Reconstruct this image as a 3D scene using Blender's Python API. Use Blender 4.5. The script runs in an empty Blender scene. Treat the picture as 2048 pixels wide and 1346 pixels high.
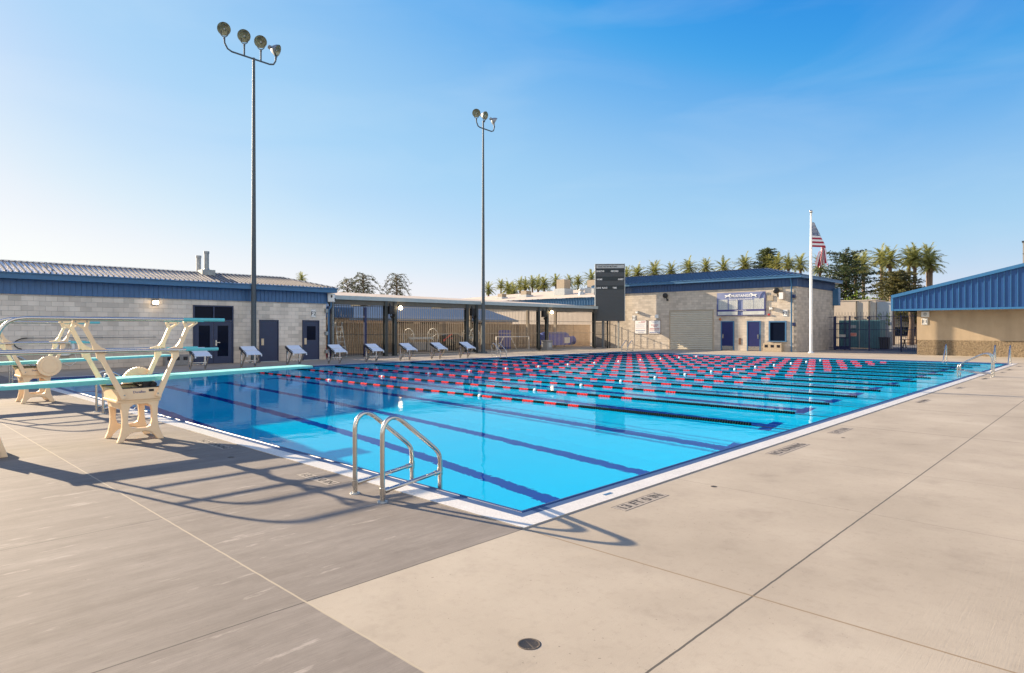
import bpy, bmesh, math, random
from mathutils import Vector, Matrix
from mathutils.geometry import tessellate_polygon
R = math.radians
random.seed(7)
S = bpy.context.scene
COL = S.collection

# ---------------------------------------------------------------- camera
EYE = 1.72
CX, CY, TH, FPX, HV = 3.7238, -4.0506, 0.762, 1281.6, 657.0
cam = bpy.data.cameras.new('camera')
cam.sensor_width = 36; cam.lens = FPX / 2048 * 36; cam.shift_y = -(673 - HV) / 2048
cam.clip_start = 0.05; cam.clip_end = 3000
co = bpy.data.objects.new('camera', cam); COL.objects.link(co)
co.location = (CX, CY, EYE); co.rotation_euler = (R(90), 0, TH)
S.camera = co

# ---------------------------------------------------------------- light
SUN = Vector((-2.95, -0.62, 1.0)).normalized()          # towards the sun
EL = math.asin(SUN.z)
sl = bpy.data.lights.new('sun', 'SUN'); sl.energy = 4.1; sl.angle = R(0.5); sl.color = (1.0, 0.80, 0.56)
so = bpy.data.objects.new('sun', sl); COL.objects.link(so)
so.rotation_euler = SUN.to_track_quat('Z', 'Y').to_euler()
sl.cycles.is_caustics_light = True
W = bpy.data.worlds.new('World'); S.world = W; W.use_nodes = True
wn = W.node_tree; bg = wn.nodes['Background']
sky = wn.nodes.new('ShaderNodeTexSky'); sky.sky_type = 'NISHITA'; sky.sun_disc = False
sky.sun_elevation = EL; sky.sun_rotation = math.atan2(SUN.x, SUN.y)
sky.altitude = 50; sky.air_density = 1.0; sky.dust_density = 0.2; sky.ozone_density = 2.0
# grade the sky: deep blue overhead, paling smoothly to white above the low sun
v1 = wn.nodes.new('ShaderNodeVectorMath'); v1.operation = 'SCALE'; v1.inputs['Scale'].default_value = 0.1
cv = wn.nodes.new('ShaderNodeRGBCurve')
for ci, pts in enumerate((((0.06, 0.012), (0.112, 0.050), (0.135, 0.140), (0.197, 0.330), (0.266, 0.430), (0.32, 0.510), (0.448, 0.700), (0.643, 0.90)),
                          ((0.10, 0.12), (0.19, 0.335), (0.225, 0.430), (0.323, 0.610), (0.393, 0.672), (0.46, 0.715), (0.617, 0.835), (0.835, 0.94)),
                          ((0.20, 0.58), (0.311, 0.80), (0.37, 0.855), (0.47, 0.90), (0.65, 0.955), (0.92, 0.98)))):
    cu_ = cv.mapping.curves[ci]
    cu_.points[0].location = (0, 0); cu_.points[1].location = (1, 1)
    for p_ in pts: cu_.points.new(*p_)
cv.mapping.update()
v2 = wn.nodes.new('ShaderNodeVectorMath'); v2.operation = 'SCALE'; v2.inputs['Scale'].default_value = 2.33
wn.links.new(sky.outputs[0], v1.inputs[0]); wn.links.new(v1.outputs[0], cv.inputs['Color']); wn.links.new(cv.outputs[0], v2.inputs[0])
bg.inputs[1].default_value = 0.13
# faint high wisps of cloud
tcw = wn.nodes.new('ShaderNodeTexCoord'); mpw = wn.nodes.new('ShaderNodeMapping'); mpw.inputs['Scale'].default_value = (1.2, 1.2, 5.0); mpw.inputs['Rotation'].default_value = (0.3, 0.25, 0.4)
nzw = wn.nodes.new('ShaderNodeTexNoise'); nzw.inputs['Scale'].default_value = 2.3; nzw.inputs['Detail'].default_value = 7; nzw.inputs['Distortion'].default_value = 0.6
rw = wn.nodes.new('ShaderNodeMapRange'); rw.inputs['From Min'].default_value = 0.50; rw.inputs['From Max'].default_value = 0.85; rw.inputs['To Max'].default_value = 0.16
mw = wn.nodes.new('ShaderNodeMix'); mw.data_type = 'RGBA'; mw.inputs[7].default_value = (1.9, 2.1, 2.25, 1)
wn.links.new(tcw.outputs['Generated'], mpw.inputs[0]); wn.links.new(mpw.outputs[0], nzw.inputs['Vector']); wn.links.new(nzw.outputs['Fac'], rw.inputs[0]); wn.links.new(rw.outputs[0], mw.inputs['Factor'])
# unseen bright cloud added behind the camera to fill the shaded walls
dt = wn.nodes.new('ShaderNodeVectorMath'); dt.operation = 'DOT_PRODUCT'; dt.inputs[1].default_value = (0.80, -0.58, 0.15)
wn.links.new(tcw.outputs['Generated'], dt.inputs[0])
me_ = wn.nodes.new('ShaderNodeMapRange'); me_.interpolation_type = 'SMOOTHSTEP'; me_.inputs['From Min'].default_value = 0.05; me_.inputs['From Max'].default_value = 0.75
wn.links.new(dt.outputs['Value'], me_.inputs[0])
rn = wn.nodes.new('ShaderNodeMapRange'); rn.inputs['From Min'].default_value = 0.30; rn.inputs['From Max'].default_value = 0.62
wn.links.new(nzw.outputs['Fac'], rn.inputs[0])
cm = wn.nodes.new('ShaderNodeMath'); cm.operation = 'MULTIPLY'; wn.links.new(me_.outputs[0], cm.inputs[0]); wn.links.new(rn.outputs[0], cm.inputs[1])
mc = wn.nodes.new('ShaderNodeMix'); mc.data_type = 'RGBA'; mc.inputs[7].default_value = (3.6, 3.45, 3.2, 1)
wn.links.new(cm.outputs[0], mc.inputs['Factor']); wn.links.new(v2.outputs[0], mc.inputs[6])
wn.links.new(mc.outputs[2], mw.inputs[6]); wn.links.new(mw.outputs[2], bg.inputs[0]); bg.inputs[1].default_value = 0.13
S.view_settings.view_transform = 'Standard'; S.view_settings.look = 'None'
S.view_settings.exposure = 1.72; S.view_settings.gamma = 1.0
S.cycles.max_bounces = 10; S.cycles.transmission_bounces = 8; S.cycles.transparent_max_bounces = 12
S.cycles.diffuse_bounces = 5; S.cycles.glossy_bounces = 4

# ---------------------------------------------------------------- helpers
c_, s_ = math.cos(TH), math.sin(TH)
def ray(u, v):
    k = (u - 1024) / FPX
    return (k * c_ - s_, k * s_ + c_, -(v - HV) / FPX)
def on_x(u, v, X):
    r = ray(u, v); t = (X - CX) / r[0]; return (X, CY + t * r[1], EYE + t * r[2])
def on_y(u, v, Y):
    r = ray(u, v); t = (Y - CY) / r[1]; return (CX + t * r[0], Y, EYE + t * r[2])
def at(u, v, d):
    r = ray(u, v); return (CX + d * r[0], CY + d * r[1], EYE + d * r[2])

def tag(o, label, cat, group=None, kind=None):
    if label: o['label'] = label
    if cat: o['category'] = cat
    if group: o['group'] = group
    if kind: o['kind'] = kind
    return o
def thing(name, label, cat, loc=(0, 0, 0), rz=0, group=None):
    o = bpy.data.objects.new(name, None); COL.objects.link(o)
    o.empty_display_size = 0.2
    o.location = loc; o.rotation_euler = (0, 0, rz)
    return tag(o, label, cat, group)
def kids(o): return [x for x in bpy.data.objects if x.parent == o]
def copy_tree(o, parent=None):
    ch = list(kids(o))
    c = o.copy(); COL.objects.link(c)
    if parent: c.parent = parent
    for k in ch: copy_tree(k, c)
    return c
def wloc(o):
    v = Vector((0, 0, 0))
    while o: v += o.location; o = o.parent
    return v

class MB:
    def __init__(s): s.v = []; s.f = []; s.m = []; s.s = []
    def add(s, vs, fs, mi=0, sm=False):
        n = len(s.v); s.v += [tuple(p) for p in vs]
        for f in fs: s.f.append(tuple(i + n for i in f)); s.m.append(mi); s.s.append(sm)
    def box(s, x0, x1, y0, y1, z0, z1, mi=0):
        s.add([(x0,y0,z0),(x1,y0,z0),(x1,y1,z0),(x0,y1,z0),(x0,y0,z1),(x1,y0,z1),(x1,y1,z1),(x0,y1,z1)],
              [(3,2,1,0),(4,5,6,7),(0,1,5,4),(1,2,6,5),(2,3,7,6),(3,0,4,7)], mi)
    def quad(s, a, b, c, d, mi=0): s.add([a, b, c, d], [(0, 1, 2, 3)], mi)
    def bar(s, p, q, w, h, mi=0, up=(0, 0, 1)):
        p, q = Vector(p), Vector(q); d = (q - p).normalized(); u = Vector(up)
        if abs(d.dot(u)) > 0.98: u = Vector((1, 0, 0))
        a = d.cross(u).normalized() * (w / 2); b = a.cross(d).normalized() * (h / 2)
        s.add([p-a-b, p+a-b, p+a+b, p-a+b, q-a-b, q+a-b, q+a+b, q-a+b],
              [(3,2,1,0),(4,5,6,7),(0,1,5,4),(1,2,6,5),(2,3,7,6),(3,0,4,7)], mi)
    def tube(s, pts, r, n=10, mi=0, cap=True):
        pts = [Vector(p) for p in pts]; m = len(pts)
        rr = r if isinstance(r, (list, tuple)) else [r] * m
        t0 = (pts[1] - pts[0]).normalized()
        a = t0.orthogonal().normalized(); vs = []
        for i, p in enumerate(pts):
            t = ((pts[min(i+1, m-1)] - p).normalized() + (p - pts[max(i-1, 0)]).normalized())
            t = t.normalized() if t.length > 1e-6 else t0
            a = (a - t * a.dot(t)).normalized(); b = t.cross(a)
            for k in range(n):
                an = 2 * math.pi * k / n
                vs.append(p + (a * math.cos(an) + b * math.sin(an)) * rr[i])
        fs = [(i*n+k, i*n+(k+1) % n, (i+1)*n+(k+1) % n, (i+1)*n+k) for i in range(m-1) for k in range(n)]
        s.add(vs, fs, mi, True)
        if cap:
            s.add(vs[:n], [tuple(reversed(range(n)))], mi); s.add(vs[-n:], [tuple(range(n))], mi)
    def pipe(s, pts, r, n=10, sub=4, mi=0):
        P = [Vector(p) for p in pts]; Q = []
        for i in range(len(P) - 1):
            p0, p1, p2, p3 = P[max(i-1, 0)], P[i], P[i+1], P[min(i+2, len(P)-1)]
            L = (p2 - p1).length
            a = (p2 - p0).normalized() * L if (p2 - p0).length > 1e-6 else p2 - p1; b = (p3 - p1).normalized() * L
            m = sub if L < 0.25 else 3
            for k in range(m):
                t = k / m; Q.append(p1*(2*t**3-3*t**2+1) + a*(t**3-2*t**2+t) + p2*(-2*t**3+3*t**2) + b*(t**3-t**2))
        Q.append(P[-1]); s.tube(Q, r, n, mi)
    def cyl(s, p, q, r0, r1=None, n=16, mi=0, cap=True): s.tube([p, q], [r0, r0 if r1 is None else r1], n, mi, cap)
    def lathe(s, prof, n=24, mi=0, o=(0, 0, 0), ax=(0, 0, 1)):
        o = Vector(o); z = Vector(ax).normalized(); a = z.orthogonal().normalized(); b = z.cross(a)
        vs = [o + z*h + (a*math.cos(2*math.pi*k/n) + b*math.sin(2*math.pi*k/n))*r for r, h in prof for k in range(n)]
        s.add(vs, [(i*n+k, i*n+(k+1) % n, (i+1)*n+(k+1) % n, (i+1)*n+k) for i in range(len(prof)-1) for k in range(n)], mi, True)
    def prism(s, outer, fn, t, holes=(), mi=0):
        loops = [list(outer)] + [list(h) for h in holes]
        flat = [p for l in loops for p in l]
        tri = tessellate_polygon([[Vector((p[0], p[1], 0)) for p in l] for l in loops])
        n = len(flat)
        vs = [fn(a, b, 0) for a, b in flat] + [fn(a, b, t) for a, b in flat]
        fs = [tuple(x) for x in tri] + [tuple(n + i for i in reversed(x)) for x in tri]
        k = 0
        for l in loops:
            m = len(l)
            for i in range(m): fs.append((k+i, k+(i+1) % m, n+k+(i+1) % m, n+k+i))
            k += m
        s.add(vs, fs, mi)
    def text(s, body, size, org, xd, yd, mi=0, align='CENTER', depth=0.003, squeeze=1.0, bold=0.0):
        cu = bpy.data.curves.new('t', 'FONT'); cu.body = body; cu.size = size
        cu.align_x = align; cu.align_y = 'CENTER'; cu.extrude = depth / 2; cu.resolution_u = 3; cu.offset = bold
        ob = bpy.data.objects.new('t', cu); COL.objects.link(ob)
        dg = bpy.context.evaluated_depsgraph_get()
        me = bpy.data.meshes.new_from_object(ob.evaluated_get(dg))
        xd, yd, org = Vector(xd).normalized(), Vector(yd).normalized(), Vector(org); zd = xd.cross(yd)
        s.add([org + xd*v.co.x*squeeze + yd*v.co.y + zd*(v.co.z + depth/2) for v in me.vertices], [tuple(p.vertices) for p in me.polygons], mi)
        bpy.data.objects.remove(ob); bpy.data.curves.remove(cu); bpy.data.meshes.remove(me)
    def build(s, name, mats, parent=None, world=False, bevel=0, fix=True):
        me = bpy.data.meshes.new(name)
        off = wloc(parent) if (parent and world) else Vector((0, 0, 0))
        me.from_pydata([tuple(Vector(p) - off) for p in s.v], [], s.f)
        if not isinstance(mats, (list, tuple)): mats = [mats]
        for m in mats: me.materials.append(m)
        me.polygons.foreach_set('material_index', s.m)
        me.polygons.foreach_set('use_smooth', s.s)
        if fix:
            bm = bmesh.new(); bm.from_mesh(me); bmesh.ops.recalc_face_normals(bm, faces=bm.faces); bm.to_mesh(me); bm.free()
        me.update()
        o = bpy.data.objects.new(name, me); COL.objects.link(o)
        if parent: o.parent = parent
        if bevel:
            b = o.modifiers.new('bevel', 'BEVEL'); b.width = bevel; b.segments = 2; b.limit_method = 'ANGLE'; b.angle_limit = R(40)
        return o

# ---------------------------------------------------------------- materials
class NT:
    def __init__(s, name):
        s.m = bpy.data.materials.new(name); s.m.use_nodes = True; s.t = s.m.node_tree
        s.p = s.t.nodes['Principled BSDF']
    def n(s, typ, **kw):
        x = s.t.nodes.new('ShaderNode' + typ)
        for k, v in kw.items(): setattr(x, k, v)
        return x
    def l(s, a, b): s.t.links.new(a, b)
    def val(s, sock, v):
        if hasattr(v, 'is_output'): s.l(v, sock)
        else: sock.default_value = v
    def math(s, op, a, b=0.0, c=None):
        x = s.n('Math', operation=op); s.val(x.inputs[0], a); s.val(x.inputs[1], b)
        if c is not None: s.val(x.inputs[2], c)
        return x.outputs[0]
    def obj(s):
        tc = s.n('TexCoord'); return tc.outputs['Object']
    def sep(s, v):
        x = s.n('SeparateXYZ'); s.l(v, x.inputs[0]); return x.outputs
    def comb(s, a, b, c=0.0):
        x = s.n('CombineXYZ'); s.val(x.inputs[0], a); s.val(x.inputs[1], b); s.val(x.inputs[2], c); return x.outputs[0]
    def noise(s, vec, scale, detail=3, rough=0.55):
        x = s.n('TexNoise'); s.l(vec, x.inputs['Vector']); x.inputs['Scale'].default_value = scale
        x.inputs['Detail'].default_value = detail; x.inputs['Roughness'].default_value = rough; return x.outputs['Fac']
    def ramp(s, fac, stops):
        x = s.n('ValToRGB'); s.l(fac, x.inputs[0]); e = x.color_ramp.elements
        while len(e) < len(stops): e.new(0.5)
        for i, (p, c) in enumerate(stops):
            e[i].position = p; e[i].color = (*c, 1) if len(c) == 3 else c
        return x.outputs[0]
    def mix(s, fac, a, b, blend='MIX'):
        x = s.n('Mix', data_type='RGBA', blend_type=blend)
        s.val(x.inputs['Factor'], fac)
        for k, v in ((6, a), (7, b)):
            if hasattr(v, 'is_output'): s.l(v, x.inputs[k])
            else: x.inputs[k].default_value = (*v, 1)
        return x.outputs[2]
    def bump(s, h, strength=0.3, dist=0.02):
        x = s.n('Bump'); s.l(h, x.inputs['Height']); x.inputs['Strength'].default_value = strength; x.inputs['Distance'].default_value = dist
        s.l(x.outputs[0], s.p.inputs['Normal'])
    def col(s, c): s.val(s.p.inputs['Base Color'], c if hasattr(c, 'is_output') else (*c, 1))
    def set(s, rough=None, metal=None, spec=None):
        if rough is not None: s.val(s.p.inputs['Roughness'], rough)
        if metal is not None: s.val(s.p.inputs['Metallic'], metal)
        if spec is not None: s.val(s.p.inputs['Specular IOR Level'], spec)
        return s
def sc(c, k): return tuple(min(1, x * k) for x in c)
def mat(name, c, rough=0.6, metal=0.0, var=0.12, scale=4.0, bump=0.0, bscale=None, emit=None):
    t = NT(name); t.set(rough, metal)
    v = t.obj()
    if var > 0:
        f = t.noise(v, scale, 5)
        t.col(t.ramp(f, [(0.25, sc(c, 1 - var)), (0.75, sc(c, 1 + var))]))
        r = t.noise(v, scale * 2.3, 3)
        t.val(t.p.inputs['Roughness'], t.math('MULTIPLY_ADD', r, 0.16, rough - 0.08))
    else: t.col(c)
    if bump: t.bump(t.noise(v, bscale or scale * 12, 4), bump, 0.01)
    if emit:
        t.p.inputs['Emission Color'].default_value = (*emit[0], 1); t.p.inputs['Emission Strength'].default_value = emit[1]
    return t.m

M = {}
M['steel'] = mat('brushed_steel', (0.58, 0.55, 0.50), 0.24, 1.0, 0.02, 5)
M['dullsteel'] = mat('galvanised_steel', (0.30, 0.32, 0.33), 0.5, 0.7, 0.25, 14)
M['polesteel'] = mat('galvanised_pole', (0.080, 0.100, 0.115), 0.6, 0.2, 0.25, 18)
M['cream'] = mat('cream_powder_coat', (0.90, 0.655, 0.41), 0.45, 0.0, 0.06, 7)
M['turq'] = mat('turquoise_board', (0.22, 0.66, 0.62), 0.6, 0.0, 0.08, 12, 0.2, 160)
M['turq_d'] = mat('turquoise_edge', (0.13, 0.50, 0.52), 0.45, 0.0, 0.06, 12)
M['black'] = mat('black_rubber', (0.012, 0.012, 0.014), 0.5, 0.0, 0.2, 8)
M['blackpaint'] = mat('black_paint', (0.012, 0.014, 0.022), 0.4, 0.0, 0.2, 8)
M['navy'] = mat('navy_paint', (0.010, 0.020, 0.085), 0.38, 0.0, 0.1, 5)
M['navydoor'] = mat('navy_door', (0.022, 0.034, 0.085), 0.4, 0.0, 0.1, 3)
M['blueB'] = mat('royal_blue_door', (0.006, 0.012, 0.10), 0.4, 0.0, 0.1, 3)
def low_spec(m, k=0.2):
    m.node_tree.nodes['Principled BSDF'].inputs['Specular IOR Level'].default_value = k; return m
M['bluefas'] = mat('blue_metal_fascia', (0.048, 0.150, 0.29), 0.42, 0.1, 0.08, 3)
M['bluerib'] = mat('blue_metal_rib', (0.060, 0.150, 0.32), 0.45, 0.1, 0.08, 3)
M['bluerib2'] = mat('navy_metal_rib', (0.032, 0.078, 0.19), 0.45, 0.1, 0.08, 3)
M['bluegab'] = mat('bright_blue_metal', (0.010, 0.068, 0.22), 0.45, 0.0, 0.06, 2)
M['bluegab_t'] = mat('bright_blue_trim', (0.032, 0.155, 0.34), 0.45, 0.0, 0.06, 2)
M['blueroof'] = mat('dark_blue_roof', (0.024, 0.042, 0.095), 0.36, 0.25, 0.10, 2)
M['greyroof'] = mat('weathered_metal_roof', (0.86, 0.82, 0.78), 0.56, 0.8, 0.12, 3)
M['ribroof'] = mat('shaded_roof_rib', (0.13, 0.125, 0.13), 0.5, 0.3, 0.1, 3)  # dark tone paints in the shaded sides of the roof ribs
M['slateroof'] = mat('slate_blue_roof', (0.10, 0.15, 0.21), 0.6, 0.0, 0.1, 2)
M['white'] = mat('white_paint', (0.78, 0.78, 0.76), 0.5, 0.0, 0.05, 5)
M['blockwhite'] = mat('pale_grey_platform', (0.70, 0.73, 0.75), 0.5, 0.0, 0.06, 8)
M['greylt'] = mat('pale_grey_metal', (0.42, 0.45, 0.46), 0.45, 0.1, 0.1, 5)
M['tan'] = mat('tan_stucco', (0.40, 0.335, 0.25), 0.9, 0.0, 0.08, 2.5, 0.15, 60)
M['tanroof'] = mat('tan_membrane_roof', (0.56, 0.47, 0.38), 0.85, 0.0, 0.12, 1.2)
M['beigewall'] = mat('beige_panel_wall', (0.56, 0.48, 0.40), 0.85, 0.0, 0.06, 2)
M['glass'] = mat('dark_window_glass', (0.006, 0.010, 0.024), 0.05, 0.0, 0.0)
low_spec(M['glass'], 0.06)
M['screen'] = mat('dark_screen_panel', (0.008, 0.010, 0.018), 0.3, 0.0, 0.2, 5)
M['bronze'] = mat('dark_bronze_post', (0.045, 0.052, 0.052), 0.5, 0.2, 0.15, 6)
M['fasgrey'] = mat('pale_blue_grey_fascia', (0.38, 0.45, 0.47), 0.55, 0.1, 0.08, 4)
M['soffit'] = mat('grey_brown_beam', (0.11, 0.105, 0.09), 0.7, 0.0, 0.12, 5)
M['sbgrey'] = mat('scoreboard_grey', (0.058, 0.066, 0.074), 0.55, 0.1, 0.08, 8)
M['sbblack'] = mat('scoreboard_black', (0.012, 0.022, 0.028), 0.5, 0.0, 0.1, 8)
M['wht'] = mat('white_lettering', (0.82, 0.82, 0.80), 0.6, 0, 0)
M['blk'] = mat('black_lettering', (0.015, 0.016, 0.02), 0.6, 0, 0)
M['redt'] = mat('red_lettering', (0.42, 0.03, 0.04), 0.6, 0, 0)
M['bluet'] = mat('blue_lettering', (0.03, 0.06, 0.25), 0.6, 0, 0)
M['teal'] = mat('teal_container', (0.075, 0.20, 0.235), 0.5, 0.1, 0.15, 3)
M['bluecover'] = mat('blue_vinyl_cover', (0.016, 0.070, 0.46), 0.5, 0.0, 0.15, 3)
M['red'] = mat('red_plastic', (0.55, 0.035, 0.03), 0.45, 0, 0.08, 10)
M['lit'] = mat('lit_lamp', (0.9, 0.8, 0.6), 0.4, 0, 0, emit=((1.0, 0.72, 0.40), 4.0))
M['lamp_off'] = mat('lamp_housing', (0.55, 0.5, 0.42), 0.45, 0, 0.1, 8)
M['reflector'] = mat('lamp_reflector', (0.34, 0.33, 0.22), 0.35, 0.15, 0.55, 7)
M['stone'] = mat('grey_aggregate', (0.24, 0.235, 0.23), 0.85, 0, 0.2, 12, 0.3, 60)
M['stonetan'] = mat('tan_aggregate', (0.42, 0.34, 0.24), 0.85, 0, 0.2, 12, 0.3, 60)
M['bark'] = mat('palm_bark', (0.15, 0.105, 0.075), 0.9, 0, 0.3, 8, 0.5, 30)
M['wood'] = mat('brown_wood', (0.12, 0.06, 0.035), 0.7, 0, 0.2, 6)
M['iron'] = mat('rusty_iron', (0.115, 0.092, 0.068), 0.7, 0.2, 0.3, 30)
M['skirt'] = mat('dry_palm_fronds', (0.20, 0.15, 0.08), 0.9, 0, 0.2, 6)
def leafmat(name, c1, c2):
    t = NT(name); t.set(0.55)
    f = t.noise(t.obj(), 1.3, 4)
    col = t.ramp(f, [(0.3, c1), (0.7, c2)])
    t.col(col)
    tr = t.n('BsdfTranslucent'); t.l(col, tr.inputs[0])
    mx = t.n('MixShader'); mx.inputs[0].default_value = 0.45
    out = [x for x in t.t.nodes if x.type == 'OUTPUT_MATERIAL'][0]
    t.l(t.p.outputs[0], mx.inputs[1]); t.l(tr.outputs[0], mx.inputs[2]); t.l(mx.outputs[0], out.inputs[0])
    return t.m
M['palmleaf'] = leafmat('palm_leaf', (0.20, 0.22, 0.060), (0.34, 0.34, 0.11))
M['cedar'] = leafmat('cedar_needles', (0.050, 0.065, 0.030), (0.10, 0.11, 0.05))
M['darkleaf'] = leafmat('dark_needles', (0.022, 0.045, 0.018), (0.060, 0.085, 0.030))
M['pine'] = leafmat('pine_needles', (0.070, 0.080, 0.026), (0.15, 0.135, 0.045))
M['hedge'] = leafmat('hedge_leaf', (0.12, 0.20, 0.02), (0.26, 0.36, 0.04))
M['bushleaf'] = leafmat('bush_leaf', (0.050, 0.075, 0.022), (0.11, 0.14, 0.04))

def cmu(name, base, dark, axis, bw=0.406, bh=0.203, band=None, bandc=None, rough_band=False, var=0.10, mort=0.66):
    """concrete block wall; axis 'x' or 'y' = the horizontal axis that runs along the wall"""
    t = NT(name); t.set(0.9)
    v = t.obj(); X, Y, Z = t.sep(v)
    a = Y if axis == 'y' else X
    uv = t.comb(a, Z)
    b = t.n('TexBrick'); t.l(uv, b.inputs['Vector']); b.inputs['Scale'].default_value = 1.0
    b.inputs['Brick Width'].default_value = bw; b.inputs['Row Height'].default_value = bh
    b.inputs['Mortar Size'].default_value = 0.0055; b.inputs['Mortar Smooth'].default_value = 0.3
    b.inputs['Color1'].default_value = (*sc(base, 1 - var), 1); b.inputs['Color2'].default_value = (*sc(base, 1 + var), 1)
    b.inputs['Mortar'].default_value = (*sc(base, mort), 1); b.inputs['Bias'].default_value = 0.1
    b2 = t.n('TexBrick'); t.l(uv, b2.inputs['Vector']); b2.inputs['Scale'].default_value = 1.0
    b2.inputs['Brick Width'].default_value = bw; b2.inputs['Row Height'].default_value = bh; b2.inputs['Mortar Size'].default_value = 0
    b2.inputs['Color1'].default_value = (0, 0, 0, 1); b2.inputs['Color2'].default_value = (1, 1, 1, 1)
    k = t.ramp(b2.outputs['Color'], [(0.80, (0, 0, 0)), (0.86, (0.8, 0.8, 0.8))])
    c = t.mix(k, b.outputs['Color'], dark)
    st = t.noise(t.comb(t.math('MULTIPLY', a, 1.0), t.math('MULTIPLY', Z, 0.35)), 1.6, 5)
    c = t.mix(0.55, c, t.ramp(st, [(0.3, (0.62, 0.62, 0.62)), (0.7, (1.0, 1.0, 1.0))]), 'MULTIPLY')
    h = t.math('ADD', t.math('MULTIPLY', b.outputs['Fac'], -1.0 if mort < 0.9 else -0.12), t.math('MULTIPLY', t.noise(v, 60, 4), 0.35))
    if band:
        lo = t.math('LESS_THAN', Z, band)
        bb = t.mix(lo, c, t.mix(1.0, c, bandc, 'MULTIPLY')); c = bb
        if rough_band:
            vo = t.n('TexVoronoi'); t.l(v, vo.inputs['Vector']); vo.inputs['Scale'].default_value = 16
            ns = t.noise(v, 9, 6, 0.7)
            c = t.mix(t.math('MULTIPLY', lo, 0.8), c, t.ramp(t.noise(v, 8, 6, 0.8), [(0.38, (0.45, 0.42, 0.37)), (0.50, (1, 1, 1)), (0.66, (1.25, 1.25, 1.2))]), 'MULTIPLY')  # shaded pits and lit grains of the rough face put into the colour
            h = t.math('ADD', h, t.math('MULTIPLY', lo, t.math('ADD', t.math('MULTIPLY', vo.outputs['Distance'], 8.0), t.math('MULTIPLY', ns, 75.0))))
    t.col(c); t.bump(h, 0.9, 0.008)
    return t.m
M['cmuL'] = cmu('grey_block_wall', (0.80, 0.715, 0.62), (0.60, 0.54, 0.47), 'y', band=0.81, bandc=(0.80, 0.76, 0.72))
M['cmuB'] = cmu('tan_block_wall', (0.60, 0.525, 0.435), (0.46, 0.40, 0.33), 'x', var=0.13)
M['cmuBs'] = cmu('tan_block_side', (0.60, 0.525, 0.435), (0.46, 0.40, 0.33), 'y', var=0.13)
M['cmuE'] = cmu('tan_smooth_block', (0.50, 0.385, 0.255), (0.495, 0.38, 0.25), 'x', band=0.97, bandc=(0.92, 0.90, 0.86), rough_band=True, var=0.01, mort=0.975)
M['cmuF'] = cmu('beige_block_fence', (0.50, 0.39, 0.28), (0.44, 0.34, 0.245), 'y', var=0.06)

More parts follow.
